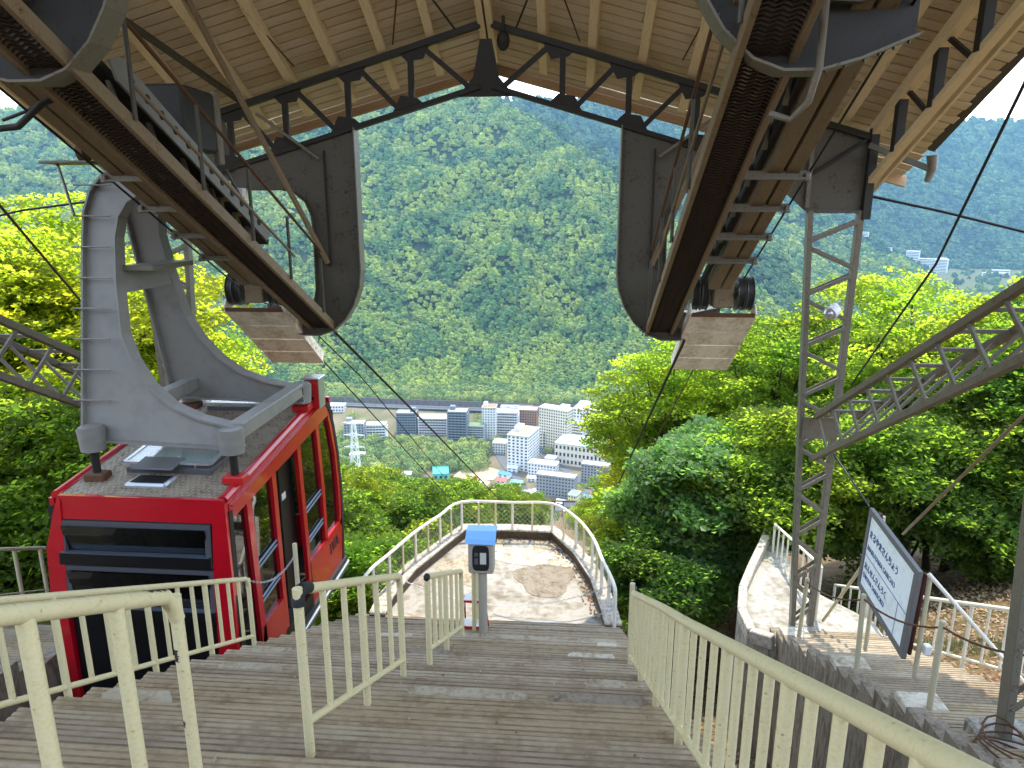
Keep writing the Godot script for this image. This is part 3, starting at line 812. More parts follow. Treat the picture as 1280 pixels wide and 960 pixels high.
func rails() -> void:
	var foot := func(s: float) -> float: return 1.3 + 0.5228 * s
	var g := "cream handrails down the wide stairs"
	var top := func(s: float) -> float: return 0.245 + 0.5228 * s
	var a := post_rail("nearest cream tube handrail at the bottom left, its bend chipped to bare metal", -1.38, [0.35, 0.9, 1.52, 1.86, 2.165], func(s: float) -> float: return 0.23 + 0.515 * s, 0.83, foot, 0.027, 0.0235, 0, "cream", g)
	# paint gone from the bend and from spots on the tubes
	var chip := func(parent: Node3D, c0: Vector3, c1: Vector3, r: float, a0: float, a1: float, sd: int) -> void:
		var m := MB.new()
		var t := MB.along(c0, c1)
		var l := c0.distance_to(c1)
		var rg := RandomNumberGenerator.new(); rg.seed = sd
		var lo: Array[float] = []; var hi: Array[float] = []
		for i in 13:
			lo.append(a0 + rg.randf() * 0.5); hi.append(a1 - rg.randf() * 0.7)
		for i in 12:
			for j in 6:
				var q: Array[Vector3] = []
				for w in [[i, j], [i + 1, j], [i + 1, j + 1], [i, j + 1]]:
					var an: float = lerpf(lo[w[0]], hi[w[0]], w[1] / 6.0)
					q.append(t * Vector3((w[0] / 12.0 - 0.5) * l, cos(an) * r, sin(an) * r))
				m.quad(q[0], q[1], q[2], q[3]); m.quad(q[3], q[2], q[1], q[0])
		obj("bare_metal", m, M["steel_dark"], parent)
	chip.call(a, P(-1.38, 2.0, 0.23 + 0.515 * 2.0), P(-1.38, 2.1, 0.23 + 0.515 * 2.1), 0.0286, -1.3, 0.9, 3)
	chip.call(a, P(-1.38, 1.7, 0.23 + 0.515 * 1.7), P(-1.38, 1.72, 0.23 + 0.515 * 1.72), 0.0284, -0.5, 0.5, 4)
	chip.call(a, P(-1.38, 2.165, 1.55), P(-1.38, 2.165, 1.6), 0.0242, 0.0, 1.6, 5)
	chip.call(a, P(-1.38, 2.165, 1.85), P(-1.38, 2.165, 1.88), 0.0242, 0.3, 1.5, 6)
	var b := post_rail("cream handrail in the middle of the stairs with a black taped end", -1.39, [3.25, 4.32, 5.38], top, 0.82, foot, 0.029, 0.027, 2, "cream", g)
	var cap := MB.new()
	cap.tube(PackedVector3Array([P(-1.39, 3.246, top.call(3.25) + 0.1), P(-1.39, 3.258, top.call(3.25) + 0.045), P(-1.39, 3.30, top.call(3.3) + 0.008), P(-1.39, 3.40, top.call(3.4))]), 0.035, 0.035, 14)
	obj("black_tape", cap, M["rubber"], b)
	var c := post_rail("shorter cream handrail farther down the middle, just before the blue-topped box", -1.33, [6.22, 7.2, 8.35], func(s: float) -> float: return 0.27 + 0.5228 * s, 0.82, foot, 0.03, 0.03, 2, "cream", g)
	var cap2 := MB.new()
	cap2.ball(P(-1.33, 6.21, 3.53), Vector3(0.035, 0.04, 0.04), 10)
	obj("black_tape", cap2, M["rubber"], c)
	post_rail("pale handrail stub behind the post of the blue-topped box", -1.25, [8.95, 9.3, 9.65], func(s: float) -> float: return 0.3 + 0.5228 * s, 0.8, foot, 0.028, 0.028, 1, "cream", g)
	# edge rail beside the cabin
	var e := post_rail("long cream handrail along the left stair edge in front of the red cabin", -3.5, [2.2, 3.2, 4.1, 5.1, 6.0, 6.88], func(s: float) -> float: return 0.48 + 0.5145 * s, 0.72, foot, 0.026, 0.026, 3, "cream", g)
	# right rail, kinked where the near part gets steeper
	var rt := func(s: float) -> float: return (0.41 + 0.5228 * s) if s < 3.9 else (0.41 + 0.5228 * 3.9 + 0.527 * (s - 3.9) - 0.02)
	var r := post_rail("long cream handrail with close balusters along the right stair edge", 0.757, [0.5, 1.3, 2.1, 2.9, 3.9, 4.9, 5.9, 6.85], rt, 0.76, foot, 0.031, 0.027, 3, "cream", g, false)
	var cp := thing("chain_post", "thin post with a hanging chain at the far end of the right handrail", "post", P(0.80, 7.35, 5.14))
	rod_part("post", P(0.80, 7.35, 5.2), P(0.80, 7.35, 4.15), 0.03, M["pole_paint"], cp)
	chain_part("chain", P(0.84, 7.35, 4.2), P(0.84, 7.33, 4.65), 0.0, cp)
	# posts and rope on the right stairs
	var top_pts: Array[Vector3] = []
	var labs := ["leaning cream rope post farthest down the right stairs, next to the lattice tower", "cream rope post on a white pad below the left edge of the sign", "cream rope post on a white pad in front of the near edge of the sign"]
	var i := 0
	for q in [[4.42, 12.05, 7.75, 12.0, 6.55], [4.42, 9.62, 6.8, 9.75, 5.55], [4.44, 7.7, 5.9, 7.75, 4.72]]:
		var p := thing("rope_post", labs[i], "post", P(q[0], q[1], q[2]), "rope posts along the right stairs")
		rod_part("pole", P(q[0], q[1], q[2] + 0.05), P(q[0] + 0.02, q[3], q[4]), 0.038, M["pole_paint"], p, 12)
		var cb := MB.new()
		cb.ball(P(q[0] + 0.02, q[3], q[4] - 0.005), Vector3(0.042, 0.02, 0.042), 10)
		obj("cap", cb, M["pole_paint"], p)
		top_pts.append(P(q[0] + 0.02, q[3] - 0.03, q[4] + 0.05))
		i += 1
	top_pts.insert(0, P(4.75, 13.0, 6.6))
	top_pts.append(P(4.9, 6.4, 4.2))
	var rp := MB.new()
	for k in top_pts.size() - 1:
		var pts := PackedVector3Array()
		for j in 9:
			var f := j / 8.0
			pts.append(top_pts[k].lerp(top_pts[k + 1], f) - Vector3(0, 0.13 * 4 * f * (1 - f), 0))
		rp.tube(pts, 0.014, 0.014, 6)
	tag(obj("rope", rp, M["rust_rod"]), "dark sagging rope strung between the posts on the right stairs", "rope")
	# railing behind the sign
	var rl := thing("railing", "white garden railing running behind the sign at the edge of the dirt bank", "railing", P(6.3, 11, 7))
	var tp := func(s: float) -> float: return 0.72 + 0.507 * s
	var prev := 15.2
	rod_part("top_rail", P(6.3, 15.3, tp.call(15.3)), P(6.3, 7.0, tp.call(7.0)), 0.033, M["cream_white"], rl)
	rod_part("bottom_rail", P(6.3, 15.3, tp.call(15.3) + 0.95), P(6.3, 7.0, tp.call(7.0) + 0.95), 0.025, M["cream_white"], rl)
	var sp := 15.3
	var n := 0
	while sp > 7.0:
		rod_part("baluster" if n % 4 else "post", P(6.3, sp, tp.call(sp)), P(6.3, sp, tp.call(sp) + (0.95 if n % 4 else 1.3)), 0.02 if n % 4 else 0.03, M["cream_white"], rl)
		sp -= 0.42
		n += 1
	# gate rail along the end of the right landing
	var gr := thing("railing", "steep white railing at the far side of the curved concrete landing", "railing", P(5.0, 14.8, 8))
	var ga := P(5.1, 16.2, 7.42); var gb := P(5.15, 13.25, 6.95)
	rod_part("top_rail", ga, gb, 0.03, M["cream_white"], gr)
	rod_part("bottom_rail", ga - Vector3(0, 1.0, 0), gb - Vector3(0, 0.95, 0), 0.025, M["cream_white"], gr)
	for k in 10:
		var pt := ga.lerp(gb, k / 9.0)
		rod_part("post" if k in [0, 9] else "baluster", pt, pt - Vector3(0, 1.2 if k in [0, 9] else 1.0, 0), 0.03 if k in [0, 9] else 0.02, M["cream_white"], gr)
	# far left railing beyond the cabin
	var lr := thing("railing", "thin cream railing among the leaves at the far left edge", "railing", P(-8.5, 9.3, 6.2))
	for q in [[0.0, 0.03], [0.75, 0.012]]:
		rod_part("rail", P(-8.5, 4.5, 5.05 - 0.49 * 4.6 + q[0]), P(-8.5, 10.0, 5.43 + q[0]), q[1], M["pole_paint"], lr)
	for s in [5.2, 6.3, 7.4, 8.6, 9.4, 9.9]:
		rod_part("post", P(-8.5, s, 5.05 + 0.46 * (s - 9.15)), P(-8.5, s, 6.3 + 0.46 * (s - 9.15)), 0.03, M["pole_paint"], lr)

func chain_part(called: String, a: Vector3, b: Vector3, sag: float, parent: Node) -> void:
	# real links: short flattened loops turned by a quarter each
	var m := MB.new()
	var n := int(a.distance_to(b) * 1.06 / 0.045)
	for i in n:
		var f := (i + 0.5) / n; var f0 := (i - 0.2) / n; var f1 := (i + 1.2) / n
		var p0 := a.lerp(b, f0) - Vector3(0, 4 * sag * f0 * (1 - f0), 0); var p1 := a.lerp(b, f1) - Vector3(0, 4 * sag * f1 * (1 - f1), 0)
		var t := MB.along(p0, p1)
		if i % 2: t.basis = Basis(t.basis.x, t.basis.z, -t.basis.y)
		var l := p0.distance_to(p1) * 0.5
		var pts := PackedVector3Array()
		for k in 7:
			var an := TAU * k / 6
			pts.append(t * Vector3(cos(an) * l, sin(an) * 0.012, 0))
		m.tube(pts, 0.004, 0.004, 4, false)
	stuff(obj(called, m, M["silver"], parent))

# ---------------------------------------------------------------- platform
func platform() -> void:
	var t := thing("viewing_platform", "sunlit D-shaped concrete platform at the foot of the stairs with a dark damp patch", "platform", P(-1.1, 12, 6.85))
	var inner := [[-2.98, 10.45], [-2.98, 11.0], [-2.78, 12.02], [-2.36, 13.09], [-2.08, 13.77], [-1.09, 13.82], [-0.25, 13.8], [0.2, 12.95], [0.53, 11.9], [0.68, 10.9], [0.72, 10.45]]
	var c := Vector2(-1.1, 11.0)
	var deck := PackedVector2Array(); var outer := PackedVector2Array()
	for p in inner:
		var v := Vector2(p[0], p[1])
		deck.append(Vector2(v.x, v.y))
		var dir := (v - c).normalized()
		if p[1] < 10.6: dir = Vector2(signf(v.x + 1.1), 0)
		outer.append(v + dir * 0.26)
	var flat := Transform3D(Basis(Vector3(1, 0, 0), Vector3(0, 0, -1), Vector3(0, 1, 0)), Vector3.ZERO)
	var b := MB.new()
	var full := PackedVector2Array()
	for p in outer: full.append(p)
	b.prism(full, flat.translated(Vector3(0, -6.85 - 0.2, 0)), 0.4)
	obj("deck", b, M["deck"], t)
	# kerb
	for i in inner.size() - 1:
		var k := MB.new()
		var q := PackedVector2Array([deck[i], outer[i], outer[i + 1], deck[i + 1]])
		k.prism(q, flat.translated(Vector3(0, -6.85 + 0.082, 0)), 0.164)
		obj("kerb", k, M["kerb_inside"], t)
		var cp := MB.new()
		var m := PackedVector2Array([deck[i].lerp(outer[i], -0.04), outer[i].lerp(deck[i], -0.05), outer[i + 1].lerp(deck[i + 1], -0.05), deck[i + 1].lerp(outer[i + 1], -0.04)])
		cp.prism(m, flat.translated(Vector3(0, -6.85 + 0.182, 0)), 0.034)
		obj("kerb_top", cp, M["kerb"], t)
	# wall below
	var w := MB.new()
	for i in outer.size() - 1:
		var a := outer[i]; var e := outer[i + 1]
		w.quad(Vector3(a.x, -10.5, -a.y), Vector3(a.x, -7.2, -a.y), Vector3(e.x, -7.2, -e.y), Vector3(e.x, -10.5, -e.y))
	obj("base_wall", w, M["wall_concrete"], t)
	# damp patch, bright cement strip, slabs along the far kerb
	var rng := RandomNumberGenerator.new(); rng.seed = 17
	var blob := func(u: float, s: float, ru: float, rs: float, key: String, y: float, called: String) -> void:
		var poly := PackedVector2Array()
		for a in 26:
			var th := TAU * a / 26
			var k := 1.0 + 0.13 * sin(th * 3 + u) + 0.07 * sin(th * 5 + s) + rng.randf_range(-0.03, 0.03)
			poly.append(Vector2(cos(th) * ru * k, sin(th) * rs * k))
		var m := MB.new()
		m.prism(poly, flat.translated(P(u, s, 6.85) + Vector3(0, y, 0)), 0.003)
		obj(called, m, M[key], t)
	blob.call(-0.33, 12.15, 0.55, 0.62, "patch", 0.006, "damp_patch")
	blob.call(-0.45, 12.95, 1.1, 0.3, "white_patch", 0.004, "cement_patch")
	blob.call(-0.9, 13.25, 0.5, 0.2, "white_patch", 0.0085, "cement_patch")
	blob.call(-1.9, 12.4, 0.5, 0.6, "step_light", 0.004, "cement_patch")
	for i in 3:
		var sl := MB.new()
		sl.box(Transform3D(Basis(), P(-1.55 + i * 0.62, 13.55, 6.845)), Vector3(0.6, 0.014, 0.36), 0.004)
		obj("slab", sl, M["deck"] if i % 2 else M["step_light"], t)
	var edge := MB.new()
	edge.box(Transform3D(Basis(), P(-1.12, 10.62, 6.85)), Vector3(3.6, 0.03, 0.2), 0.006)
	obj("white_edge", edge, M["white_patch"], t)
	# dead leaves caught along the kerb
	var lit := MB.new(); lit.tint = true
	for i in 260:
		var k := rng.randi_range(4, 8)
		var f := rng.randf()
		var q: Vector2 = deck[k].lerp(deck[k + 1], f).lerp(c, absf(rng.randfn(0, 0.045)) + 0.01)
		lit.col = Color(rng.randf_range(0.09, 0.2), rng.randf_range(0.05, 0.1), 0.03)
		var tr := Transform3D(Basis.from_euler(Vector3(rng.randf_range(-0.4, 0.4), rng.randf() * 6.28, rng.randf_range(-0.4, 0.4))), Vector3(q.x, -6.835, -q.y))
		lit.quad(tr * Vector3(-0.03, 0, 0), tr * Vector3(0, 0, -0.018), tr * Vector3(0.03, 0, 0), tr * Vector3(0, 0, 0.018))
	var lo := obj("leaf_litter", lit, M["canopy"], t)
	stuff(lo)
	# the railing
	var r := thing("platform_railing", "curved white tube railing with chain-link mesh round the platform", "railing", P(-1.1, 13.9, 6.7))
	var pts := [[-3.36, 10.35, 6.75], [-3.36, 10.4, 6.2], [-3.34, 10.5, 6.06], [-3.28, 10.9, 6.05], [-3.12, 11.4, 6.05], [-2.84, 12.32, 6.05], [-2.5, 13.1, 6.05], [-2.16, 13.8, 6.05], [-1.08, 13.86, 6.05], [-0.24, 13.86, 6.05], [0.26, 13.2, 6.05], [0.56, 12.35, 6.05], [0.7, 11.5, 6.05], [0.8, 11.0, 6.05], [0.86, 10.6, 6.06], [0.87, 10.5, 6.2], [0.87, 10.45, 6.75]]
	var tp := PackedVector3Array()
	for p in pts: tp.append(P(p[0], p[1], p[2]))
	# round the bends with a Catmull-Rom pass
	var smooth := PackedVector3Array()
	for i in tp.size() - 1:
		for k in 4:
			smooth.append(tp[i].cubic_interpolate(tp[i + 1], tp[maxi(i - 1, 0)], tp[mini(i + 2, tp.size() - 1)], k / 4.0))
	smooth.append(tp[tp.size() - 1])
	var rb := MB.new()
	rb.tube(smooth, 0.031, 0.031, 10)
	obj("top_rail", rb, M["cream_white"], r)
	var link := MB.new()
	for i in range(3, pts.size() - 3):
		var a := tp[i]; var e := tp[i + 1]
		var n := maxi(1, int(round(a.distance_to(e) / 0.42)))
		for k in n:
			var p := a.lerp(e, float(k) / n)
			rod_part("post", p, Vector3(p.x, -6.72, p.z), 0.024 if k else 0.03, M["cream"] if k else M["cream_white"], r)
		# chain-link: two sets of slanting wires
		var l := a.distance_to(e); var hgt := 0.62
		var x := (e - a).normalized()
		var j := -hgt
		while j < l:
			for sg: float in [1.0, -1.0]:
				var s0 := maxf(j, 0.0); var s1 := minf(j + hgt, l)
				if s1 > s0 + 0.01:
					var y0 := (s0 - j); var y1 := (s1 - j)
					if sg < 0:
						y0 = hgt - y0; y1 = hgt - y1
					link.bar(a + x * s0 - Vector3(0, 0.06 + y0, 0), a + x * s1 - Vector3(0, 0.06 + y1, 0), 0.003, 0.003)
			j += 0.105
	stuff(obj("chain_link", link, M["silver"], r))
	# chains across the platform mouth
	var ch := thing("barrier_chain", "upper white chain sagging across the platform from the left railing", "chain", P(-1.1, 11.1, 6.6), "chains across the platform")
	chain_part("link", P(-2.7, 10.9, 6.3), P(0.85, 10.9, 6.2), 0.42, ch)
	var ch2 := thing("barrier_chain", "lower white chain sagging just above the platform floor", "chain", P(-1.1, 10.7, 6.8), "chains across the platform")
	chain_part("link", P(-1.1, 10.1, 6.35), P(0.85, 10.7, 6.55), 0.2, ch2)
	var ch3 := thing("barrier_chain", "chain hanging from the left edge handrail across the cabin doorway", "chain", P(-3.5, 7.5, 4.6), "chains across the platform")
	chain_part("link", P(-3.5, 6.9, 4.05), P(-3.45, 8.1, 4.35), 0.16, ch3)
	rod_part("post", P(-3.45, 8.1, 4.2), P(-3.45, 8.1, 5.55), 0.03, M["pole_paint"], ch3)

func landing_right() -> void:
	var t := thing("concrete_landing", "curved concrete landing with a low parapet below the lattice tower", "landing", P(4.5, 14.5, 8.2))
	var curve := [[4.05, 12.3, 7.95], [3.72, 12.6, 8.02], [3.72, 13.4, 8.05], [3.95, 14.3, 8.05], [4.35, 15.2, 8.0], [4.85, 16.2, 7.9], [5.35, 17.3, 7.8]]
	for i in curve.size() - 1:
		var a: Array = curve[i]; var e: Array = curve[i + 1]
		var b := MB.new()
		var pa := P(a[0], a[1], a[2]); var pe := P(e[0], e[1], e[2])
		var mid := (pa + pe) * 0.5
		b.bar(pa - Vector3(0, 0.12, 0), pe - Vector3(0, 0.12, 0), 0.18, 0.28, Vector3.UP, 0.02)
		obj("parapet", b, M["kerb"], t)
		var w := MB.new()
		w.quad(pa - Vector3(0.08, 4.0, 0), pa - Vector3(0.08, 0.2, 0), pe - Vector3(0.08, 0.2, 0), pe - Vector3(0.08, 4.0, 0))
		obj("base_wall", w, M["wall_concrete"], t)
	var deck := PackedVector2Array()
	for a in curve: deck.append(Vector2(a[0], a[1]))
	deck.append(Vector2(5.6, 17.2)); deck.append(Vector2(5.2, 14.8)); deck.append(Vector2(6.3, 13.3)); deck.append(Vector2(6.3, 12.3))
	var d := MB.new()
	d.prism(deck, Transform3D(Basis(Vector3(1, 0, 0), Vector3(0, 0, -1), Vector3(0, 1, 0)), Vector3(0, -8.3, 0)), 0.3)
	obj("deck", d, M["deck"], t)

func meter_box() -> void:
	var t := thing("meter_box", "grey instrument box on a post with a blue sheet tied over its top", "meter box", P(-1.11, 8.88, 5.94))
	rod_part("post", P(-1.11, 8.88, 6.0), P(-1.11, 8.88, 4.85), 0.062, M["box_grey"], t, 14)
	var b := MB.new()
	b.box(Transform3D(Basis(), P(-1.12, 8.88, 4.65)), Vector3(0.35, 0.5, 0.24), 0.02)
	obj("housing", b, M["box_grey"], t)
	var fr := MB.new()
	var pr := PackedVector2Array()
	for k in 24:
		var th := TAU * k / 24
		pr.append(Vector2(0.105 * signf(cos(th)) * pow(absf(cos(th)), 0.4), 0.175 * signf(sin(th)) * pow(absf(sin(th)), 0.4)))
	fr.prism(pr, Transform3D(Basis(), P(-1.12, 8.755, 4.66)), 0.02)
	fr.prism(pr, Transform3D(Basis(Vector3(1.1, 0, 0), Vector3(0, 1.07, 0), Vector3(0, 0, 1)), P(-1.12, 8.762, 4.66)), 0.02)
	var wi := obj("window", fr, M["rubber"], t)
	var pp := MB.new()
	pp.box(Transform3D(Basis(), P(-1.085, 8.742, 4.655)), Vector3(0.085, 0.17, 0.006))
	obj("paper", pp, M["paper"], wi)
	var dial := MB.new()
	dial.box(Transform3D(Basis(), P(-1.18, 8.743, 4.6)), Vector3(0.05, 0.05, 0.006), 0.002)
	dial.box(Transform3D(Basis(), P(-1.18, 8.743, 4.7)), Vector3(0.05, 0.09, 0.006), 0.002)
	obj("dial", dial, M["grey_frame"], wi)
	var cv := MB.new()
	var sheet := PackedVector2Array([Vector2(-0.19, -0.05), Vector2(-0.175, 0.02), Vector2(-0.06, 0.09), Vector2(0.1, 0.1), Vector2(0.15, 0.06), Vector2(0.15, 0.045), Vector2(0.1, 0.08), Vector2(-0.06, 0.07), Vector2(-0.155, 0.005), Vector2(-0.172, -0.05)])
	cv.profile(sheet, P(-0.91, 8.88, 4.37), P(-1.32, 8.88, 4.37))
	obj("blue_cover", cv, M["blue_tarp"], t)
	var st := MB.new()
	st.box(Transform3D(Basis(), P(-0.92, 8.85, 4.43)), Vector3(0.02, 0.05, 0.05), 0.005)
	obj("clip", st, M["rubber"], t)
	# small step stool beside it
	var s := thing("step_stool", "small white folding step stool with red edges behind the instrument post", "stool", P(-1.3, 9.35, 6.2))
	for q in [[5.62, 9.35, 0.3], [5.95, 9.2, 0.36]]:
		var p := MB.new()
		p.box(Transform3D(Basis(), P(-1.3, q[1], q[0])), Vector3(q[2], 0.03, 0.2), 0.008)
		var tr := obj("tread", p, M["white"], s)
		var e := MB.new()
		e.box(Transform3D(Basis(), P(-1.3, q[1] - 0.105, q[0] + 0.005)), Vector3(q[2], 0.035, 0.012))
		obj("red_edge", e, M["red_paint"], tr)
	for x in [-0.15, 0.15]:
		rod_part("leg", P(-1.3 + x, 9.42, 5.62), P(-1.3 + x * 1.2, 9.05, 6.2), 0.013, M["white"], s)
		rod_part("leg", P(-1.3 + x, 9.38, 5.62), P(-1.3 + x * 1.2, 9.65, 6.3), 0.013, M["red_paint"], s)

# ---------------------------------------------------------------- the cable car
func slab(called: String, u0: float, u1: float, s0: float, s1: float, d0: float, d1: float, m: Material, parent: Node, bev := 0.012) -> MeshInstance3D:
	var b := MB.new()
	b.box(Transform3D(Basis(), P((u0 + u1) * 0.5, (s0 + s1) * 0.5, (d0 + d1) * 0.5)), Vector3(absf(u1 - u0), absf(d1 - d0), absf(s1 - s0)), bev)
	return obj(called, b, m, parent)

# a panel of the cabin side: corner points [s, d], standing at u, thick inwards
func side_panel(called: String, pts: Array, u: float, th: float, m: Material, parent: Node) -> MeshInstance3D:
	var pr := PackedVector2Array()
	for p in pts: pr.append(Vector2(p[0], -p[1]))
	var b := MB.new()
	b.prism(pr, Transform3D(Basis(Vector3(0, 0, -1), Vector3(0, 1, 0), Vector3(1, 0, 0)), Vector3(u, 0, 0)), th)
	return obj(called, b, m, parent)

func end_panel(called: String, pts: Array, s: float, lean: float, d_ref: float, th: float, m: Material, parent: Node) -> MeshInstance3D:
	# corner points [u, d]; the panel leans so that s grows by lean per metre of rise above d_ref
	var pr := PackedVector2Array()
	for p in pts: pr.append(Vector2(p[0], d_ref - p[1]))
	var b := MB.new()
	b.prism(pr, Transform3D(Basis(Vector3(1, 0, 0), Vector3(0, 1, -lean), Vector3(0, lean, 1).normalized()), P(0, s, d_ref)), th)
	return obj(called, b, m, parent)

func cable_car() -> void:
	var t := thing("cable_car", "red ropeway cabin with black windows hanging from a grey steel hanger beside the stairs", "cable car", P(-5.65, 10.4, 7.1))
	var red: Material = M["car_red"]; var blk: Material = M["black_panel"]; var rub: Material = M["rubber"]
	var L := -6.93; var R := -4.40
	var rd := func(s: float) -> float: return 3.73 - 0.113 * (s - 8.33)   # roof edge
	var bd := func(s: float) -> float: return 4.04 - 0.075 * (s - 8.33)   # lower edge of the roof beam
	for side in [0, 1]:
		var u: float = R - 0.04 if side else L + 0.04
		var th := 0.07
		side_panel("roof_beam", [[8.36, rd.call(8.36) + 0.07], [12.12, rd.call(12.12) + 0.08], [12.3, 3.55], [12.32, bd.call(12.3)], [8.36, bd.call(8.36)]], u, th, red, t)
		# roll of the roof edge, and the ledge under it
		var b := MB.new()
		b.tube(PackedVector3Array([P(u - 0.06 if side else u + 0.06, 8.38, rd.call(8.38) + 0.045), P(u - 0.06 if side else u + 0.06, 12.1, rd.call(12.1) + 0.045)]), 0.075, 0.075, 12)
		obj("roof_edge", b, red, t)
		var lg := MB.new()
		lg.bar(P(u, 8.4, rd.call(8.4) + 0.12), P(u, 12.15, rd.call(12.15) + 0.12), 0.13, 0.02)
		obj("drip_rail", lg, red, t)
		side_panel("end_post", [[8.33, 3.9], [8.43, 3.9], [8.40, 5.2], [8.46, 7.0], [8.34, 7.0], [8.27, 5.2]], u, th + 0.006, rub, t)
		side_panel("window_post", [[8.84, 4.0], [9.0, 4.0], [9.06, 5.4], [9.12, 6.9], [8.96, 6.9], [8.9, 5.4]], u, th, red, t)
		side_panel("door_post", [[9.72, 3.93], [9.86, 3.92], [9.88, 5.6], [9.9, 6.62], [9.78, 6.62], [9.75, 5.6]], u, th, red, t)
		side_panel("door_post", [[10.76, 3.85], [10.9, 3.84], [10.98, 5.6], [11.0, 6.62], [10.86, 6.62], [10.84, 5.6]], u, th, red, t)
		side_panel("window_post", [[11.66, 3.78], [11.8, 3.77], [11.9, 5.0], [11.9, 6.06], [11.78, 6.06], [11.76, 5.0]], u, th, red, t)
		side_panel("end_post", [[12.42, 3.6], [12.6, 4.05], [12.72, 4.6], [12.78, 5.3], [12.76, 6.1], [12.6, 6.1], [12.62, 5.3], [12.55, 4.6], [12.42, 4.1], [12.3, 3.75]], u, th, red, t)
		side_panel("corner_trim", [[12.26, 3.46], [12.45, 3.6], [12.62, 4.05], [12.76, 4.6], [12.84, 5.3], [12.82, 6.2], [12.7, 6.95], [12.6, 6.95], [12.72, 6.2], [12.74, 5.3], [12.66, 4.6], [12.52, 4.05], [12.36, 3.66], [12.22, 3.54]], u - 0.005, th + 0.03, rub, t)
		side_panel("belt_panel", [[8.46, 6.5], [8.9, 6.42], [9.02, 6.05], [9.78, 6.02], [9.78, 7.02], [8.5, 7.02]], u, th, red, t)
		side_panel("belt_panel", [[10.96, 6.04], [12.76, 6.0], [12.74, 6.45], [12.62, 7.02], [10.96, 7.02]], u, th, red, t)
		side_panel("door_threshold", [[9.76, 6.6], [10.98, 6.6], [10.98, 7.02], [9.76, 7.02]], u, th, blk, t)
		# glass
		for q in [[[8.42, 4.02], [8.86, 4.02], [8.92, 5.4], [8.94, 6.45], [8.44, 6.5]], [[8.99, 4.0], [9.74, 3.94], [9.78, 5.4], [9.8, 6.04], [9.04, 6.08]], [[10.88, 3.85], [11.68, 3.78], [11.78, 5.0], [11.8, 6.04], [10.97, 6.06]], [[11.78, 3.78], [12.3, 3.72], [12.5, 4.1], [12.6, 4.7], [12.64, 5.3], [12.62, 6.03], [11.88, 6.05]]]:
			side_panel("window", q, u - 0.025 if side else u + 0.025, 0.012, M["glass"], t)
		# two grey bars across the big windows
		for q in [[9.02, 9.76], [10.92, 11.76]]:
			for d in [5.05, 5.62]:
				for e in [0.0, 0.075]:
					rod_part("window_bar", P(u + 0.005, q[0], d + e), P(u + 0.005, q[1], d - 0.05 + e), 0.022, M["bar_grey"], t)
		# sill rail
		for q in [[0.05, 6.84, 0.11, "rubber"], [0.085, 6.93, 0.06, "silver"], [0.06, 7.02, 0.07, "grey_frame"]]:
			var o: float = q[0] if side else -q[0]
			slab("sill_rail", u + o - 0.04, u + o + 0.04, 9.7 if q[3] != "grey_frame" else 9.0, 12.78, q[1], q[1] + q[2], M[q[3]], t)
	# lettering on the right flank, ending at the far corner
	var tm := TextMesh.new()
	tm.text = "IVA"
	var sf := SystemFont.new()
	sf.font_names = PackedStringArray(["Droid Sans"]); sf.font_weight = 700
	tm.font = sf; tm.font_size = 32; tm.pixel_size = 0.0095; tm.depth = 0.006
	tm.material = M["rubber"]
	inst("lettering", tm, Transform3D(Basis(Vector3(0, 0, -1), Vector3(0, 1, 0), Vector3(1, 0, 0)), P(R - 0.001, 12.2, 6.3)), t)
	# door leaf slid half open inside, with a notice
	slab("door_leaf", R - 0.2, R - 0.16, 10.3, 10.86, 3.98, 6.55, blk, t)
	slab("notice", R - 0.157, R - 0.15, 10.34, 10.5, 4.5, 4.62, M["paper"], t)
	slab("call_box", R - 0.34, R - 0.2, 10.2, 10.36, 4.4, 5.15, M["grey_frame"], t)
	# near end
	var lean := 0.03
	end_panel("end_band", [[L + 0.2, 3.72], [R - 0.06, 3.72], [R - 0.04, 4.05], [L + 0.07, 4.05]], 8.31, lean, 4.1, 0.08, red, t)
	end_panel("corner_post", [[L + 0.2, 3.74], [L + 0.24, 3.78], [L + 0.2, 4.6], [L + 0.12, 5.6], [L + 0.16, 7.1], [L - 0.06, 7.1], [L - 0.1, 5.6], [L - 0.05, 4.5]], 8.30, lean, 4.1, 0.1, red, t)
	end_panel("corner_post", [[R - 0.02, 3.76], [R + 0.0, 5.0], [R - 0.04, 7.1], [R - 0.3, 7.1], [R - 0.27, 5.0], [R - 0.2, 3.9]], 8.30, lean, 4.1, 0.1, red, t)
	end_panel("black_panel", [[L + 0.18, 4.08], [R - 0.26, 4.08], [R - 0.3, 7.05], [L + 0.14, 7.05]], 8.34, lean, 4.1, 0.05, blk, t)
	for q in [[4.07, 4.7], [4.72, 5.5]]:
		var fr := [[L + 0.2 - (q[0] - 4.1) * 0.05, q[0]], [R - 0.25, q[0]], [R - 0.28, q[1]], [L + 0.16 - (q[0] - 4.1) * 0.05, q[1]]]
		var wnd := end_panel("end_window", [fr[0], fr[1], [R - 0.25, q[0] + 0.07], [L + 0.19, q[0] + 0.07]], 8.285, lean, 4.1, 0.06, M["grey_frame"], t)
		end_panel("frame", [[L + 0.16, q[0] + 0.06], [L + 0.24, q[0] + 0.06], [L + 0.22, q[1]], [L + 0.13, q[1]]], 8.285, lean, 4.1, 0.06, M["grey_frame"], wnd)
		end_panel("frame", [[R - 0.33, q[0] + 0.06], [R - 0.25, q[0] + 0.06], [R - 0.27, q[1]], [R - 0.35, q[1]]], 8.285, lean, 4.1, 0.06, M["grey_frame"], wnd)
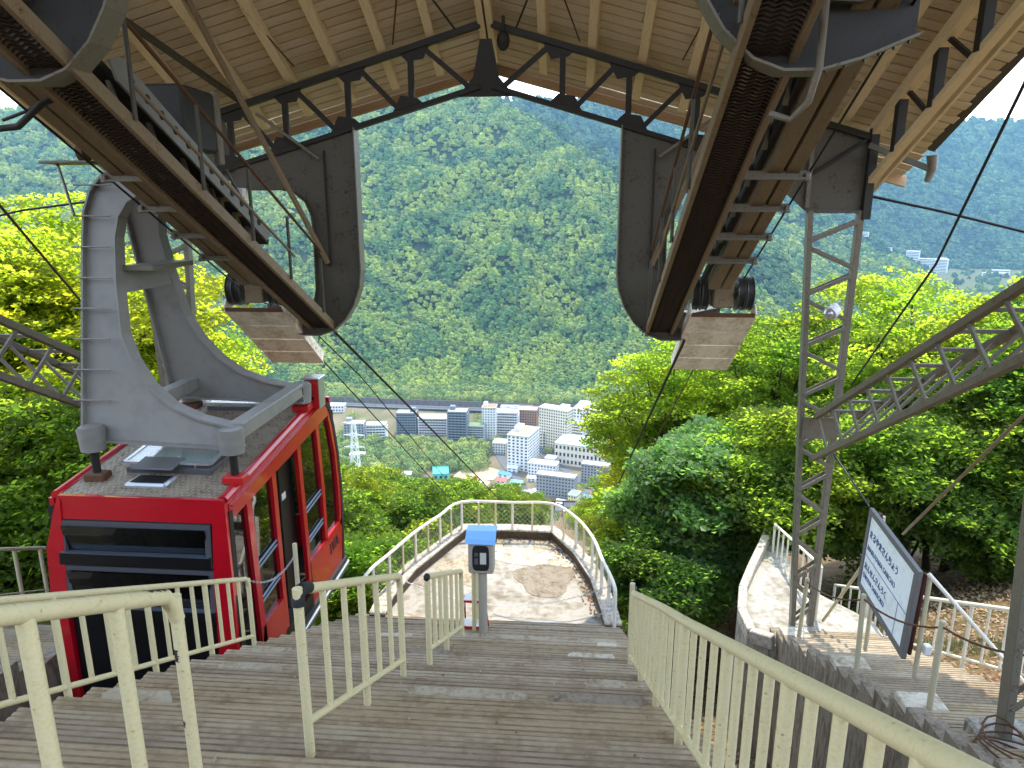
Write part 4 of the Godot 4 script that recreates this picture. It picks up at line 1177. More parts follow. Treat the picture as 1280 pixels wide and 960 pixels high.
		end_panel("frame", [[L + 0.14, q[1] - 0.17], [R - 0.28, q[1] - 0.17], [R - 0.28, q[1]], [L + 0.13, q[1]]], 8.27, lean, 4.1, 0.08, blk, wnd)
		end_panel("ledge", [[L + 0.16, q[1] - 0.185], [R - 0.28, q[1] - 0.185], [R - 0.28, q[1] - 0.172], [L + 0.16, q[1] - 0.172]], 8.262, lean, 4.1, 0.09, M["bar_grey"], wnd)
		end_panel("pane", [[L + 0.22, q[0] + 0.06], [R - 0.31, q[0] + 0.06], [R - 0.33, q[1] - 0.17], [L + 0.2, q[1] - 0.17]], 8.31, -0.22, q[1] - 0.17, 0.012, M["glass"], wnd)
	# far end: one curved window between red corners
	for q in [[[L + 0.1, 3.5], [R - 0.1, 3.5], [R - 0.1, 3.85], [L + 0.1, 3.85]], [[L + 0.05, 5.95], [R - 0.05, 5.95], [R - 0.05, 7.0], [L + 0.05, 7.0]]]:
		end_panel("end_band", q, 12.72, 0.0, 5.0, 0.08, red, t)
	end_panel("end_window", [[L + 0.1, 3.8], [R - 0.1, 3.8], [R - 0.1, 5.98], [L + 0.1, 5.98]], 12.76, 0.05, 5.9, 0.02, M["glass"], t)
	# floor, inside, roof
	slab("floor", L + 0.05, R - 0.08, 8.4, 12.7, 6.62, 6.75, M["interior"], t)
	slab("underframe", L + 0.2, R - 0.2, 8.5, 12.6, 6.76, 7.15, M["rubber"], t)
	slab("bench", L + 0.1, L + 0.55, 8.6, 12.4, 6.05, 6.2, M["interior"], t)
	slab("bench", -5.9, -5.3, 8.42, 8.85, 5.8, 6.2, M["interior"], t)
	slab("ceiling", L + 0.06, R - 0.1, 8.42, 12.3, 3.97, 4.0, M["interior"], t)
	# the tread-plate roof, slightly cambered
	var rf := MB.new()
	var across := 10
	for i in across:
		var f0 := float(i) / across; var f1 := float(i + 1) / across
		var u0 := lerpf(L + 0.16, R - 0.16, f0); var u1 := lerpf(L + 0.16, R - 0.16, f1)
		var c0 := 0.035 * (1 - pow(2 * f0 - 1, 2)); var c1 := 0.035 * (1 - pow(2 * f1 - 1, 2))
		rf.quad(P(u0, 8.33, rd.call(8.33) + 0.02 - c0), P(u0, 12.15, rd.call(12.15) + 0.02 - c0), P(u1, 12.15, rd.call(12.15) + 0.02 - c1), P(u1, 8.33, rd.call(8.33) + 0.02 - c1))
	var roof := obj("roof_plate", rf, M["car_roof"], t)
	var studs := MB.new()
	var sy := 8.4
	var row := 0
	while sy < 12.1:
		var su := L + 0.22 + (0.037 if row % 2 else 0.0)
		while su < R - 0.2:
			var f := (su - L - 0.16) / (R - L - 0.32)
			var y: float = rd.call(sy) + 0.016 - 0.035 * (1 - pow(2 * f - 1, 2))
			var w := 0.034; var l := 0.011
			var dir := Vector3(w, 0, w) * 0.7 if (row + int(su * 13.333)) % 2 else Vector3(w, 0, -w) * 0.7
			var nrm := Vector3(-dir.z, 0, dir.x).normalized() * l
			var c := P(su, sy, y)
			var top := Vector3(0, 0.009, 0)
			studs.tri(c - dir, c + top, c + nrm); studs.tri(c + nrm, c + top, c + dir)
			studs.tri(c + dir, c + top, c - nrm); studs.tri(c - nrm, c + top, c - dir)
			su += 0.075
		sy += 0.075
		row += 1
	stuff(obj("tread_pattern", studs, M["box_grey"], roof))
	# hatches: two glass skylights, two small vents with lifted lids
	for q in [[-6.2, -4.95, 8.98, 9.75, 0.07], [-6.15, -5.05, 11.25, 11.95, 0.05]]:
		var base: float = rd.call(q[2]) - 0.03
		var h := slab("skylight", q[0], q[1], q[2], q[3], base - 0.06, base + 0.05, M["grey_frame"], t)
		var lid := MB.new()
		var e0: float = base - 0.07 - q[4]; var e1: float = rd.call(q[3]) - 0.1 - q[4]
		var pp := [P(q[0], q[2], e0), P(q[1], q[2], e0), P(q[1], q[3], e1), P(q[0], q[3], e1)]
		for i in 4: lid.bar(pp[i], pp[(i + 1) % 4], 0.05, 0.03)
		obj("lid_frame", lid, M["silver"], h)
		var gp := MB.new()
		gp.bar((pp[0] + pp[1]) * 0.5, (pp[2] + pp[3]) * 0.5, q[1] - q[0] - 0.05, 0.012)
		obj("pane", gp, M["clear_glass"], h)
		for x in [0.2, 0.8]:
			rod_part("knob", P(lerpf(q[0], q[1], x), q[3] - 0.12, e1 - 0.01), P(lerpf(q[0], q[1], x), q[3] - 0.12, e1 - 0.04), 0.03, M["rubber"], h)
			rod_part("stay", P(lerpf(q[0], q[1], x), q[2] + 0.05, e0), P(lerpf(q[0], q[1], x), q[2] + 0.05, base), 0.012, M["silver"], h)
	for q in [[-5.98, -5.38, 8.55, 8.92], [-5.7, -5.2, 11.75, 12.05]]:
		var base: float = rd.call(q[2]) - 0.02
		var h := slab("roof_vent", q[0], q[1], q[2], q[3], base - 0.05, base + 0.04, M["silver"], t, 0.03)
		slab("opening", q[0] + 0.06, q[1] - 0.06, q[2] + 0.05, q[3] - 0.05, base - 0.055, base - 0.04, M["rubber"], h)
		var lid := MB.new()
		var ctr := P((q[0] + q[1]) * 0.5, q[3] + 0.02, base - 0.2)
		lid.box(Transform3D(Basis(Vector3(1, 0, 0), 0.12), ctr), Vector3(q[1] - q[0], 0.045, q[3] - q[2]), 0.02)
		obj("lid", lid, M["grey_frame"], h)
	# hanger: two plate legs that lean together over the cabin and pass outside the cable
	var outer := [[-4.42, 3.2], [-5.5, 3.17], [-6.6, 3.14], [-6.68, 3.06], [-6.68, 2.0], [-6.68, 1.0], [-6.68, 0.4], [-6.66, 0.05], [-6.58, -0.22], [-6.42, -0.42], [-6.2, -0.55], [-5.9, -0.62], [-5.45, -0.64]]
	var inner := [[-5.45, -0.25], [-5.85, -0.2], [-6.05, -0.08], [-6.17, 0.12], [-6.22, 0.4], [-6.2, 1.0], [-6.12, 1.7], [-5.97, 2.05], [-5.72, 2.4], [-5.4, 2.66], [-5.0, 2.82], [-4.42, 2.94]]
	for q in [[8.95, 0.22, 1.0], [11.25, -0.23, -1.0]]:
		var pr := PackedVector2Array()
		for p in outer + inner: pr.append(Vector2(p[0], 3.1 - p[1]))
		var b := MB.new()
		b.prism(pr, Transform3D(Basis(Vector3(1, 0, 0), Vector3(0, 1, -q[1]), Vector3(0, 0, 1)), P(0, q[0], 3.1)), 0.05)
		var leg := obj("hanger_leg", b, M["hanger"], t)
		var at := func(p: Array) -> Vector3: return P(p[0], q[0] + q[1] * (3.1 - p[1]), p[1])
		for path in [outer, inner]:
			var f := MB.new()
			for i in path.size() - 1:
				var a: Vector3 = at.call(path[i]); var c: Vector3 = at.call(path[i + 1])
				f.bar(a, c, 0.22, 0.03, (c - a).cross(Vector3(0, 0, 1)).normalized())
			obj("flange", f, M["hanger"], leg)
		if q[2] > 0:
			for i in 8:
				var d := -0.3 + i * 0.41
				var a: Vector3 = at.call([-6.76, d]) + Vector3(0, 0, 0.17); var c: Vector3 = at.call([-6.24, d]) + Vector3(0, 0, 0.15)
				rod_part("rung", a, c, 0.011, M["hanger"], leg)
	# cross members between the two legs
	slab("cross_member", -6.42, -6.2, 9.0, 11.25, 2.78, 2.98, M["hanger"], t)
	slab("cross_member", -4.64, -4.42, 9.0, 11.25, 2.88, 3.1, M["hanger"], t)
	slab("hanger_head", -6.3, -5.3, 9.75, 10.45, -0.95, -0.35, M["steel_dark"], t, 0.05)
	var stp := slab("hanger_step", -6.2, -5.75, 9.5, 10.6, 0.78, 0.86, M["galv"], t)
	var gp2 := MB.new()
	gp2.prism(PackedVector2Array([Vector2(-0.55, 0), Vector2(0.55, 0), Vector2(0.62, -0.3), Vector2(-0.62, -0.3)]), Transform3D(Basis(Vector3(0, 0, -1), Vector3(0, 1, 0), Vector3(1, 0, 0)), P(-6.2, 10.05, 0.86)), 0.04)
	obj("web_plate", gp2, M["hanger"], stp)
	# four pots that carry the cabin
	for q in [[-6.5, 8.8], [-4.53, 8.84], [-6.5, 11.42], [-4.53, 11.42]]:
		var b := MB.new()
		var c := P(q[0], q[1], 3.08)
		b.tube(PackedVector3Array([c - Vector3(0, 0.17, 0), c + Vector3(0, 0.13, 0)]), 0.16, 0.18, 18)
		b.tube(PackedVector3Array([c + Vector3(0, 0.13, 0), c + Vector3(0, 0.17, 0)]), 0.185, 0.15, 18)
		var pot := obj("spring_pot", b, M["hanger"], t)
		var roof_at: float = rd.call(q[1])
		rod_part("rod", c - Vector3(0, 0.15, 0), P(q[0], q[1], roof_at), 0.055, M["rubber"], pot, 12)
		var lug := MB.new()
		lug.box(Transform3D(Basis(), P(q[0], q[1], roof_at - 0.04)), Vector3(0.3, 0.12, 0.22), 0.02)
		obj("lug", lug, M["red_paint"] if q[0] > -5 else M["rust_rod"], pot)
	# polished signal box on the far corner
	var sb := slab("signal_box", -4.56, -4.3, 11.62, 11.9, 2.92, 3.42, M["red_paint"], t)
	slab("bright_side", -4.3, -4.285, 11.62, 11.9, 2.9, 3.42, M["silver"], sb)
	slab("hood", -4.6, -4.27, 11.58, 11.94, 2.87, 2.9, M["silver"], sb)
	slab("lens", -4.45, -4.38, 11.6, 11.62, 3.2, 3.27, M["rubber"], sb)
	# carriage on the track
	var cd := func(s: float) -> float: return -1.3 + 0.5228 * (s - 8.3)
	for u in [-5.0, -5.85]:
		var pr := PackedVector2Array([Vector2(8.0, -cd.call(8.0) - 0.1), Vector2(11.6, -cd.call(11.6) - 0.1), Vector2(11.75, -cd.call(11.75) + 0.06), Vector2(11.6, -cd.call(11.6) + 0.16), Vector2(8.1, -cd.call(8.1) + 0.22), Vector2(7.9, -cd.call(7.9) + 0.05)])
		var b := MB.new()
		b.prism(pr, Transform3D(Basis(Vector3(0, 0, -1), Vector3(0, 1, 0), Vector3(1, 0, 0)), Vector3(u, 0, 0)), 0.03)
		var cp := obj("carriage_plate", b, M["hanger"], t)
		for k in 12:
			var s := 8.25 + k * 0.28
			var c := P(u + 0.022, s, cd.call(s) - 0.06)
			var h := MB.new()
			h.tube(PackedVector3Array([c - Vector3(0.05, 0, 0), c + Vector3(0.004, 0, 0)]), 0.055, 0.055, 12)
			obj("hole", h, M["rubber"], cp)
	for k in 10:
		var s := 8.15 + k * 0.37
		var c := P(-5.57, s, cd.call(s) + 0.16)
		var b := MB.new()
		b.tube(PackedVector3Array([c - Vector3(0.06, 0, 0), c + Vector3(0.06, 0, 0)]), 0.17, 0.17, 18)
		obj("carriage_wheel", b, M["wheel"], t)
	for k in 4:
		var s := 10.1 + k * 0.42
		var b := MB.new()
		b.bar(P(-5.2, s, cd.call(s) + 0.3), P(-5.2, s + 0.05, cd.call(s) - 0.15), 0.06, 0.09)
		b.bar(P(-5.2, s + 0.05, cd.call(s) - 0.15), P(-5.2, s + 0.4, cd.call(s + 0.4) - 0.18), 0.06, 0.07)
		obj("brake_arm", b, M["hanger"], t)
		if k in [1, 2]: slab("brake_block", -5.2, -5.05, s, s + 0.12, cd.call(s) - 0.25, cd.call(s) + 0.05, M["yellow"], t)
	slab("pivot_housing", -5.9, -5.0, 9.35, 10.35, -1.55, -0.75, M["steel_dark"], t, 0.03)
	slab("pivot_edge", -5.06, -4.98, 10.2, 10.36, -1.58, -0.6, M["girder_paint"], t)
	slab("grip_box", -5.25, -5.08, 11.05, 11.2, -0.3, 0.0, M["white"], t)
	var hose := MB.new()
	hose.tube(PackedVector3Array([P(-5.1, 10.6, -0.55), P(-5.0, 10.75, -0.2), P(-5.02, 10.95, 0.0), P(-5.1, 11.15, -0.1), P(-5.12, 11.3, -0.35)]), 0.022, 0.022, 8)
	obj("hose", hose, M["grey_frame"], t)
	# service step behind the hanger top, with its thin rail
	slab("service_step", -7.2, -6.5, 9.5, 9.9, -0.62, -0.58, M["galv"], t)
	rod_part("service_rail", P(-7.0, 9.6, -0.6), P(-6.72, 9.4, 0.1), 0.02, M["galv"], t)
	var pul := MB.new()
	pul.tube(PackedVector3Array([P(-6.85, 9.9, -0.75), P(-6.75, 9.9, -0.75)]), 0.12, 0.12, 14)
	obj("pulley", pul, M["rust_rod"], t)

# ---------------------------------------------------------------- sign
const KANA := {
	"ま": [[[0.18, 0.8], [0.82, 0.8]], [[0.2, 0.58], [0.8, 0.58]], [[0.52, 0.97], [0.52, 0.3], [0.42, 0.14], [0.27, 0.13], [0.22, 0.24], [0.33, 0.34], [0.55, 0.28], [0.84, 0.1]]],
	"る": [[[0.25, 0.9], [0.72, 0.9], [0.22, 0.42], [0.5, 0.58], [0.76, 0.5], [0.82, 0.28], [0.68, 0.1], [0.45, 0.07], [0.38, 0.18], [0.48, 0.27], [0.6, 0.18]]],
	"や": [[[0.1, 0.5], [0.55, 0.72], [0.82, 0.72], [0.9, 0.58], [0.78, 0.45], [0.6, 0.45]], [[0.52, 0.95], [0.64, 0.78]], [[0.28, 0.9], [0.52, 0.05]]],
	"さ": [[[0.15, 0.74], [0.85, 0.76]], [[0.42, 0.96], [0.75, 0.42], [0.52, 0.48]], [[0.24, 0.4], [0.24, 0.2], [0.42, 0.08], [0.72, 0.08]]],
	"ん": [[[0.55, 0.95], [0.14, 0.08], [0.3, 0.36], [0.46, 0.44], [0.54, 0.34], [0.54, 0.14], [0.66, 0.06], [0.8, 0.14], [0.9, 0.34]]],
	"ち": [[[0.16, 0.78], [0.84, 0.8]], [[0.42, 0.97], [0.24, 0.42], [0.5, 0.55], [0.76, 0.48], [0.82, 0.28], [0.66, 0.1], [0.36, 0.06]]],
	"ょ": [[[0.5, 0.7], [0.5, 0.2], [0.38, 0.06], [0.22, 0.1], [0.26, 0.22], [0.5, 0.18], [0.76, 0.04]], [[0.5, 0.48], [0.76, 0.48]]],
	"う": [[[0.36, 0.95], [0.62, 0.86]], [[0.22, 0.6], [0.52, 0.7], [0.74, 0.6], [0.74, 0.36], [0.58, 0.14], [0.36, 0.04]]],
	"お": [[[0.12, 0.72], [0.58, 0.74]], [[0.36, 0.95], [0.36, 0.16], [0.22, 0.08], [0.12, 0.2], [0.36, 0.42], [0.66, 0.46], [0.8, 0.32], [0.74, 0.14], [0.54, 0.08]], [[0.7, 0.8], [0.88, 0.66]]],
	"せ": [[[0.08, 0.6], [0.92, 0.66]], [[0.7, 0.92], [0.7, 0.42], [0.58, 0.36]], [[0.32, 0.88], [0.32, 0.2], [0.44, 0.08], [0.82, 0.08]]],
	"ろ": [[[0.25, 0.9], [0.72, 0.9], [0.22, 0.42], [0.5, 0.58], [0.76, 0.5], [0.82, 0.28], [0.66, 0.1], [0.38, 0.05]]],
	"く": [[[0.68, 0.95], [0.26, 0.52], [0.72, 0.04]]],
}

func kana_mesh(text: String, size: float, pitch: float, w: float, base: Transform3D, y0: float, x0: float) -> MB:
	var b := MB.new()
	for i in text.length():
		for line in KANA[text[i]]:
			var pts := PackedVector3Array()
			for k in line.size():
				pts.append(Vector3(x0 + i * pitch + line[k][0] * size, y0 + line[k][1] * size, 0))
			# soften the pen line
			var sm := PackedVector3Array()
			for k in pts.size() - 1:
				for q in 3: sm.append(pts[k].cubic_interpolate(pts[k + 1], pts[maxi(k - 1, 0)], pts[mini(k + 2, pts.size() - 1)], q / 3.0))
			sm.append(pts[pts.size() - 1])
			for k in sm.size() - 1:
				var d := (sm[k + 1] - sm[k]).normalized() * w * 0.3
				b.bar(base * (sm[k] - d), base * (sm[k + 1] + d), w, 0.003, base.basis.z)
	return b

func station_sign() -> void:
	var far := P(5.0, 11.16, 5.46); var near := P(4.93, 9.3, 5.6)
	var x := (near - far).normalized()
	var c := (far + near) * 0.5
	var z := x.cross(Vector3.UP).normalized()
	var y := z.cross(x)
	var base := Transform3D(Basis(x, y, z), c)
	var w := far.distance_to(near); var h := 1.46
	var t := thing("station_sign", "white framed station sign with blue Japanese and Roman lettering, above the right stairs", "sign", P(5.0, 10.2, 6.9))
	var b := MB.new()
	b.box(base, Vector3(w - 0.06, h - 0.06, 0.03))
	obj("board", b, M["sign_white"], t)
	for q in [[0, h * 0.5 - 0.05, w, 0.1], [0, -h * 0.5 + 0.05, w, 0.1], [-w * 0.5 + 0.045, 0, 0.09, h - 0.2], [w * 0.5 - 0.06, 0, 0.12, h - 0.2]]:
		var f := MB.new()
		f.box(base.translated_local(Vector3(q[0], q[1], 0.0)), Vector3(q[2], q[3], 0.07), 0.008)
		obj("frame", f, M["sign_frame"], t)
	var bk := MB.new()
	bk.box(base.translated_local(Vector3(w * 0.5 - 0.06, 0, -0.09)), Vector3(0.05, h - 0.1, 0.05), 0.01)
	bk.box(base.translated_local(Vector3(-w * 0.5 + 0.1, 0, -0.09)), Vector3(0.08, h - 0.1, 0.1), 0.01)
	obj("back_batten", bk, M["sign_back"], t)
	var face := base.translated_local(Vector3(-w * 0.5, -h * 0.5, 0.018))
	obj("lettering", kana_mesh("まるやまさんちょう", 0.135, 0.128, 0.018, face, 1.0, 0.13), M["sign_ink"], t)
	obj("lettering", kana_mesh("おんせんさんろく", 0.12, 0.115, 0.016, face, 0.43, 0.13), M["sign_ink"], t)
	for q in [["MARUYAMA SANCHO", 0.74, 0.13, 0.0037], ["ONSEN SANROKU", 0.24, 0.13, 0.0035]]:
		var tm := TextMesh.new()
		tm.text = q[0]
		var sf := SystemFont.new(); sf.font_names = PackedStringArray(["Droid Sans"])
		tm.font = sf; tm.font_size = 32; tm.pixel_size = q[3]; tm.depth = 0.004
		tm.horizontal_alignment = HORIZONTAL_ALIGNMENT_LEFT
		tm.vertical_alignment = VERTICAL_ALIGNMENT_BOTTOM
		tm.material = M["sign_ink"]
		inst("lettering", tm, face.translated_local(Vector3(q[2], q[1], 0.001)), t)
	var ln := MB.new()
	ln.box(face.translated_local(Vector3(w * 0.5, 0.66, 0)), Vector3(w - 0.2, 0.01, 0.004))
	ln.box(face.translated_local(Vector3(w * 0.77, 0.38, 0)), Vector3(0.008, 0.55, 0.004))
	obj("ruled_line", ln, M["sign_ink"], t)
	# posts behind and slanting stays
	for q in [-w * 0.5 + 0.1, w * 0.5 - 0.06]:
		var p0 := base * Vector3(q, h * 0.5 - 0.1, -0.16)
		rod_part("post", p0, Vector3(p0.x, -7.3, p0.z), 0.035, M["pole_paint"], t)
	rod_part("stay", base * Vector3(w * 0.5, h * 0.5 - 0.02, -0.1), P(6.3, 8.5, 6.3), 0.03, M["cream_white"], t)
	rod_part("stay", base * Vector3(-w * 0.5 + 0.1, 0.0, -0.1), P(5.2, 13.0, 8.0), 0.028, M["pole_paint"], t)
	var lamp := slab("lamp_box", 5.12, 5.22, 9.2, 9.3, 6.0, 6.15, M["white"], t)
	lamp.name = lamp.name

# ---------------------------------------------------------------- cables and lamps
func wire(called: String, label: String, category: String, pts: Array, r: float, key := "cable", group := "") -> void:
	var b := MB.new()
	var p := PackedVector3Array()
	for q in pts: p.append(q)
	b.tube(p, r, r, 8)
	tag(obj(called, b, M[key]), label, category, group)

func cables() -> void:
	var end_l := P(-5.0, 650, 292); var end_r := P(2.0, 650, 292)
	# each sags a little more than straight on its way down
	wire("carrying_cable", "thickest black cable running down from the foot of the left catwalk", "cable", [P(-4.6, 13.2, 2.2), P(-4.6, 20.67, 6.17), P(-4.6, 47.4, 20.5), P(-4.7, 150, 76), P(-4.8, 350, 172), end_l], 0.03)
	wire("haul_cable", "thin cable leaving the lower end of the left white cover", "cable", [P(-5.6, 13.6, 2.3), P(-5.6, 15.63, 3.46), P(-5.6, 20.6, 6.6), P(-5.6, 31.6, 13.6), P(-5.5, 120, 64), P(-5.4, 350, 176), end_l], 0.016)
	wire("haul_cable", "thin cable between the thick black one and the left white cover", "cable", [P(-5.2, 13.0, 1.9), P(-5.2, 17.1, 4.15), P(-5.2, 25.9, 9.7), P(-5.2, 40.6, 18.95), P(-5.2, 140, 74), P(-5.2, 350, 176), end_l], 0.014)
	wire("carrying_cable", "black cable running down past the trees from the right track", "cable", [P(1.9, 11.5, 2.1), P(1.9, 17.3, 5.63), P(1.9, 30, 13.4), P(1.9, 120, 62), P(1.9, 350, 174), end_r], 0.026)
	wire("haul_cable", "faint thin cable right of the black one in front of the big trees", "cable", [P(2.6, 13.9, 2.9), P(2.6, 18.8, 5.98), P(2.6, 30.4, 13.97), P(2.5, 120, 65), P(2.3, 350, 176), end_r], 0.013, "rust_rod")
	wire("guy_wire", "long stay cable crossing the sky at the upper right down to the slanting girder", "cable", [P(5.2, 13.0, 3.15), P(4.42, 9.0, 0.66), P(3.68, 6.5, -0.98), P(2.4, 2.4, -3.9)], 0.015, "steel_dark")
	wire("guy_wire", "dark stay cable from the right tower top running outward over the far valley", "cable", [P(5.15, 13.1, -0.2), P(6.4, 13.1, 0.06), P(7.8, 13.1, 0.4), P(16, 13.1, 3.2)], 0.024)
	wire("guy_wire", "tan stay cable rising from behind the sign to the right", "cable", [P(5.24, 10.5, 4.9), P(5.1, 8.0, 2.25), P(4.9, 5.0, -0.9)], 0.02, "tan_steel")
	wire("guy_wire", "dark chain stay from the right tower joint to the top corner of the sign", "cable", [P(5.05, 13.0, 4.5), P(4.98, 11.15, 4.74)], 0.016, "steel_dark")
	wire("guy_wire", "black stay cable from the left tower running outward behind the hanger", "cable", [P(-8.1, 13.1, -0.2), P(-9.15, 13.1, -0.1), P(-10.4, 13.1, 0.05), P(-18, 13.1, 1.6)], 0.022)
	wire("guy_wire", "tan stay slanting down across the yellow-green leaves at the left", "cable", [P(-5.6, 6.0, -1.2), P(-6.61, 8.0, -0.02), P(-7.94, 11.0, 1.52), P(-8.3, 12.6, 2.8)], 0.017, "rust_rod")
	wire("guy_wire", "dark cable hooked under the track at the upper left edge", "cable", [P(-6.4, 8.0, -0.96), P(-6.08, 8.0, -1.06), P(-5.6, 8.0, -1.35)], 0.02, "steel_dark")
	wire("guy_wire", "pale green wire low among the leaves left of the cabin", "cable", [P(-12.5, 10.0, 2.8), P(-10.76, 12.0, 4.48), P(-10.2, 13.0, 5.54), P(-9.9, 14.5, 6.6)], 0.01, "galv")
	wire("conduit", "bent grey cable conduit hanging in front of the right bracket", "conduit", [P(1.85, 5.6, -2.2), P(1.95, 6.2, -1.7), P(1.98, 6.3, -1.1), P(1.95, 6.4, -0.85), P(1.85, 6.5, -0.72), P(1.7, 6.6, -0.78)], 0.03, "girder_paint", "bent conduits at the tracks")
	wire("conduit", "bent dark conduit looping out at the upper left corner", "conduit", [P(-6.0, 6.9, -1.0), P(-5.75, 7.0, -0.75), P(-5.45, 7.0, -0.78), P(-5.2, 7.05, -1.0), P(-4.95, 7.1, -1.1)], 0.035, "steel_dark", "bent conduits at the tracks")
	for q in [[4.66, 13.0, 1.70, 1.0, "white floodlight clamped to the right lattice tower"], [-7.5, 13.0, 1.62, -1.0, "white floodlight clamped to the left lattice tower behind the hanger"]]:
		var t := thing("floodlight", q[4], "floodlight", P(q[0], q[1], q[2]))
		var b := MB.new()
		var c := P(q[0], q[1] - 0.3, q[2] + 0.03)
		b.tube(PackedVector3Array([c + Vector3(0.02, 0.05, -0.12), c, c + Vector3(-0.1, -0.06, 0.06)]), 0.07, 0.13, 14)
		obj("housing", b, M["white"], t)
		var g := MB.new()
		g.ball(c + Vector3(-0.11, -0.065, 0.065), Vector3(0.11, 0.1, 0.1), 12)
		obj("lens", g, M["silver"], t)
		rod_part("arm", c, P(q[0] + 0.2 * q[3], q[1], q[2] - 0.1), 0.025, M["galv"], t)

# ---------------------------------------------------------------- land
# crest lines as [u, s, height above eye]; each falls away at its own slope
const RIDGES := [
	[0.55, [[-1000, 2800, 560], [-560, 2620, 500], [-279, 2305, 335], [-28, 1997, 166], [140, 1760, 40], [272, 1571, -68], [376, 1392, -167], [470, 1230, -262]]],
	[0.50, [[-3000, 2500, 330], [-1994, 2600, 345], [-1500, 2750, 430], [-1000, 2800, 560]]],
	[0.50, [[-1500, 2750, 430], [-1150, 2100, 120], [-950, 1600, -120]]],
	[0.86, [[-700, 3200, 420], [-190, 3300, 455], [500, 3600, 470], [1200, 4200, 540], [2277, 4600, 490], [2636, 4600, 490], [3600, 4400, 520], [5000, 4300, 520]]],
	[0.6, [[500, 3600, 470], [640, 2900, 170], [720, 2500, -70], [760, 2150, -250]]],
	[0.6, [[1200, 4200, 540], [960, 3500, 120], [840, 3000, -120], [800, 2700, -260]]],
	[0.6, [[2277, 4600, 490], [2150, 4000, 150], [2100, 3600, -150]]],
	[0.6, [[3600, 4400, 520], [2900, 3800, 100], [2500, 3400, -180]]],
]
var gully := noise(101, 0.0042, 4)
var bumps := noise(102, 0.015, 3)

# (height of the mountains here, how far below its crest line)
func ridge_h(u: float, s: float) -> Vector2:
	var best := Vector2(-1000, 0)
	var p := Vector2(u, s)
	for r in RIDGES:
		var k: float = r[0]
		var line: Array = r[1]
		for i in line.size() - 1:
			var a := Vector2(line[i][0], line[i][1]); var b := Vector2(line[i + 1][0], line[i + 1][1])
			var ab := b - a
			var f := clampf((p - a).dot(ab) / ab.length_squared(), 0, 1)
			var drop := k * p.distance_to(a + ab * f)
			var h := lerpf(line[i][2], line[i + 1][2], f) - drop
			if h > best.x: best = Vector2(h, drop)
	return best

# height of the ground (y) at u, s
func ground(u: float, s: float) -> float:
	var near := -(2.45 + 0.458 * s) - 0.35
	if s > 16: near -= 1.0 * smoothstep(16, 40, s)
	var lat := absf(u - OC)
	# the cut in which the station stands
	if s < 22:
		var cut := (1.0 - smoothstep(6.6, 7.6, lat)) * (1.0 - smoothstep(15.5, 21.0, s))
		near -= 2.3 * cut
	if u > 6.4: near += 0.3 * minf(u - 6.4, 7.0) * (1 - smoothstep(30, 90, s)) * smoothstep(3.0, 8.0, s)
	if u < -9: near += 0.06 * minf(-9 - u, 20.0)
	near += bumps.get_noise_2d(u * 4, s * 4) * 0.35 * smoothstep(7.5, 9.0, lat)
	near += bumps.get_noise_2d(u, s) * 4.0 * smoothstep(40, 200, s) + gully.get_noise_2d(u, s) * 10.0 * smoothstep(80, 300, s) * smoothstep(10, 60, lat)
	var floor_y := -300.0 + 6.0 * smoothstep(985, 1030, s) + 25.0 * smoothstep(1200, 3200, s)
	var y := maxf(near, floor_y)
	if absf(near - floor_y) < 12: y += pow(12 - absf(near - floor_y), 2) / 48.0
	if s > 1000:
		var rh := ridge_h(u, s)
		var h := rh.x
		if h > floor_y - 60:
			var amp := clampf((h - floor_y) / 120.0, 0, 1) * clampf(0.12 + rh.y / 190.0, 0, 1)
			h += gully.get_noise_2d(u, s) * 66.0 * amp + gully.get_noise_2d(u * 2.6 + 400, s * 2.6) * 26.0 * amp
			y = maxf(y, h)
			if absf(h - floor_y) < 20: y += pow(20 - absf(h - floor_y), 2) / 80.0
	return y

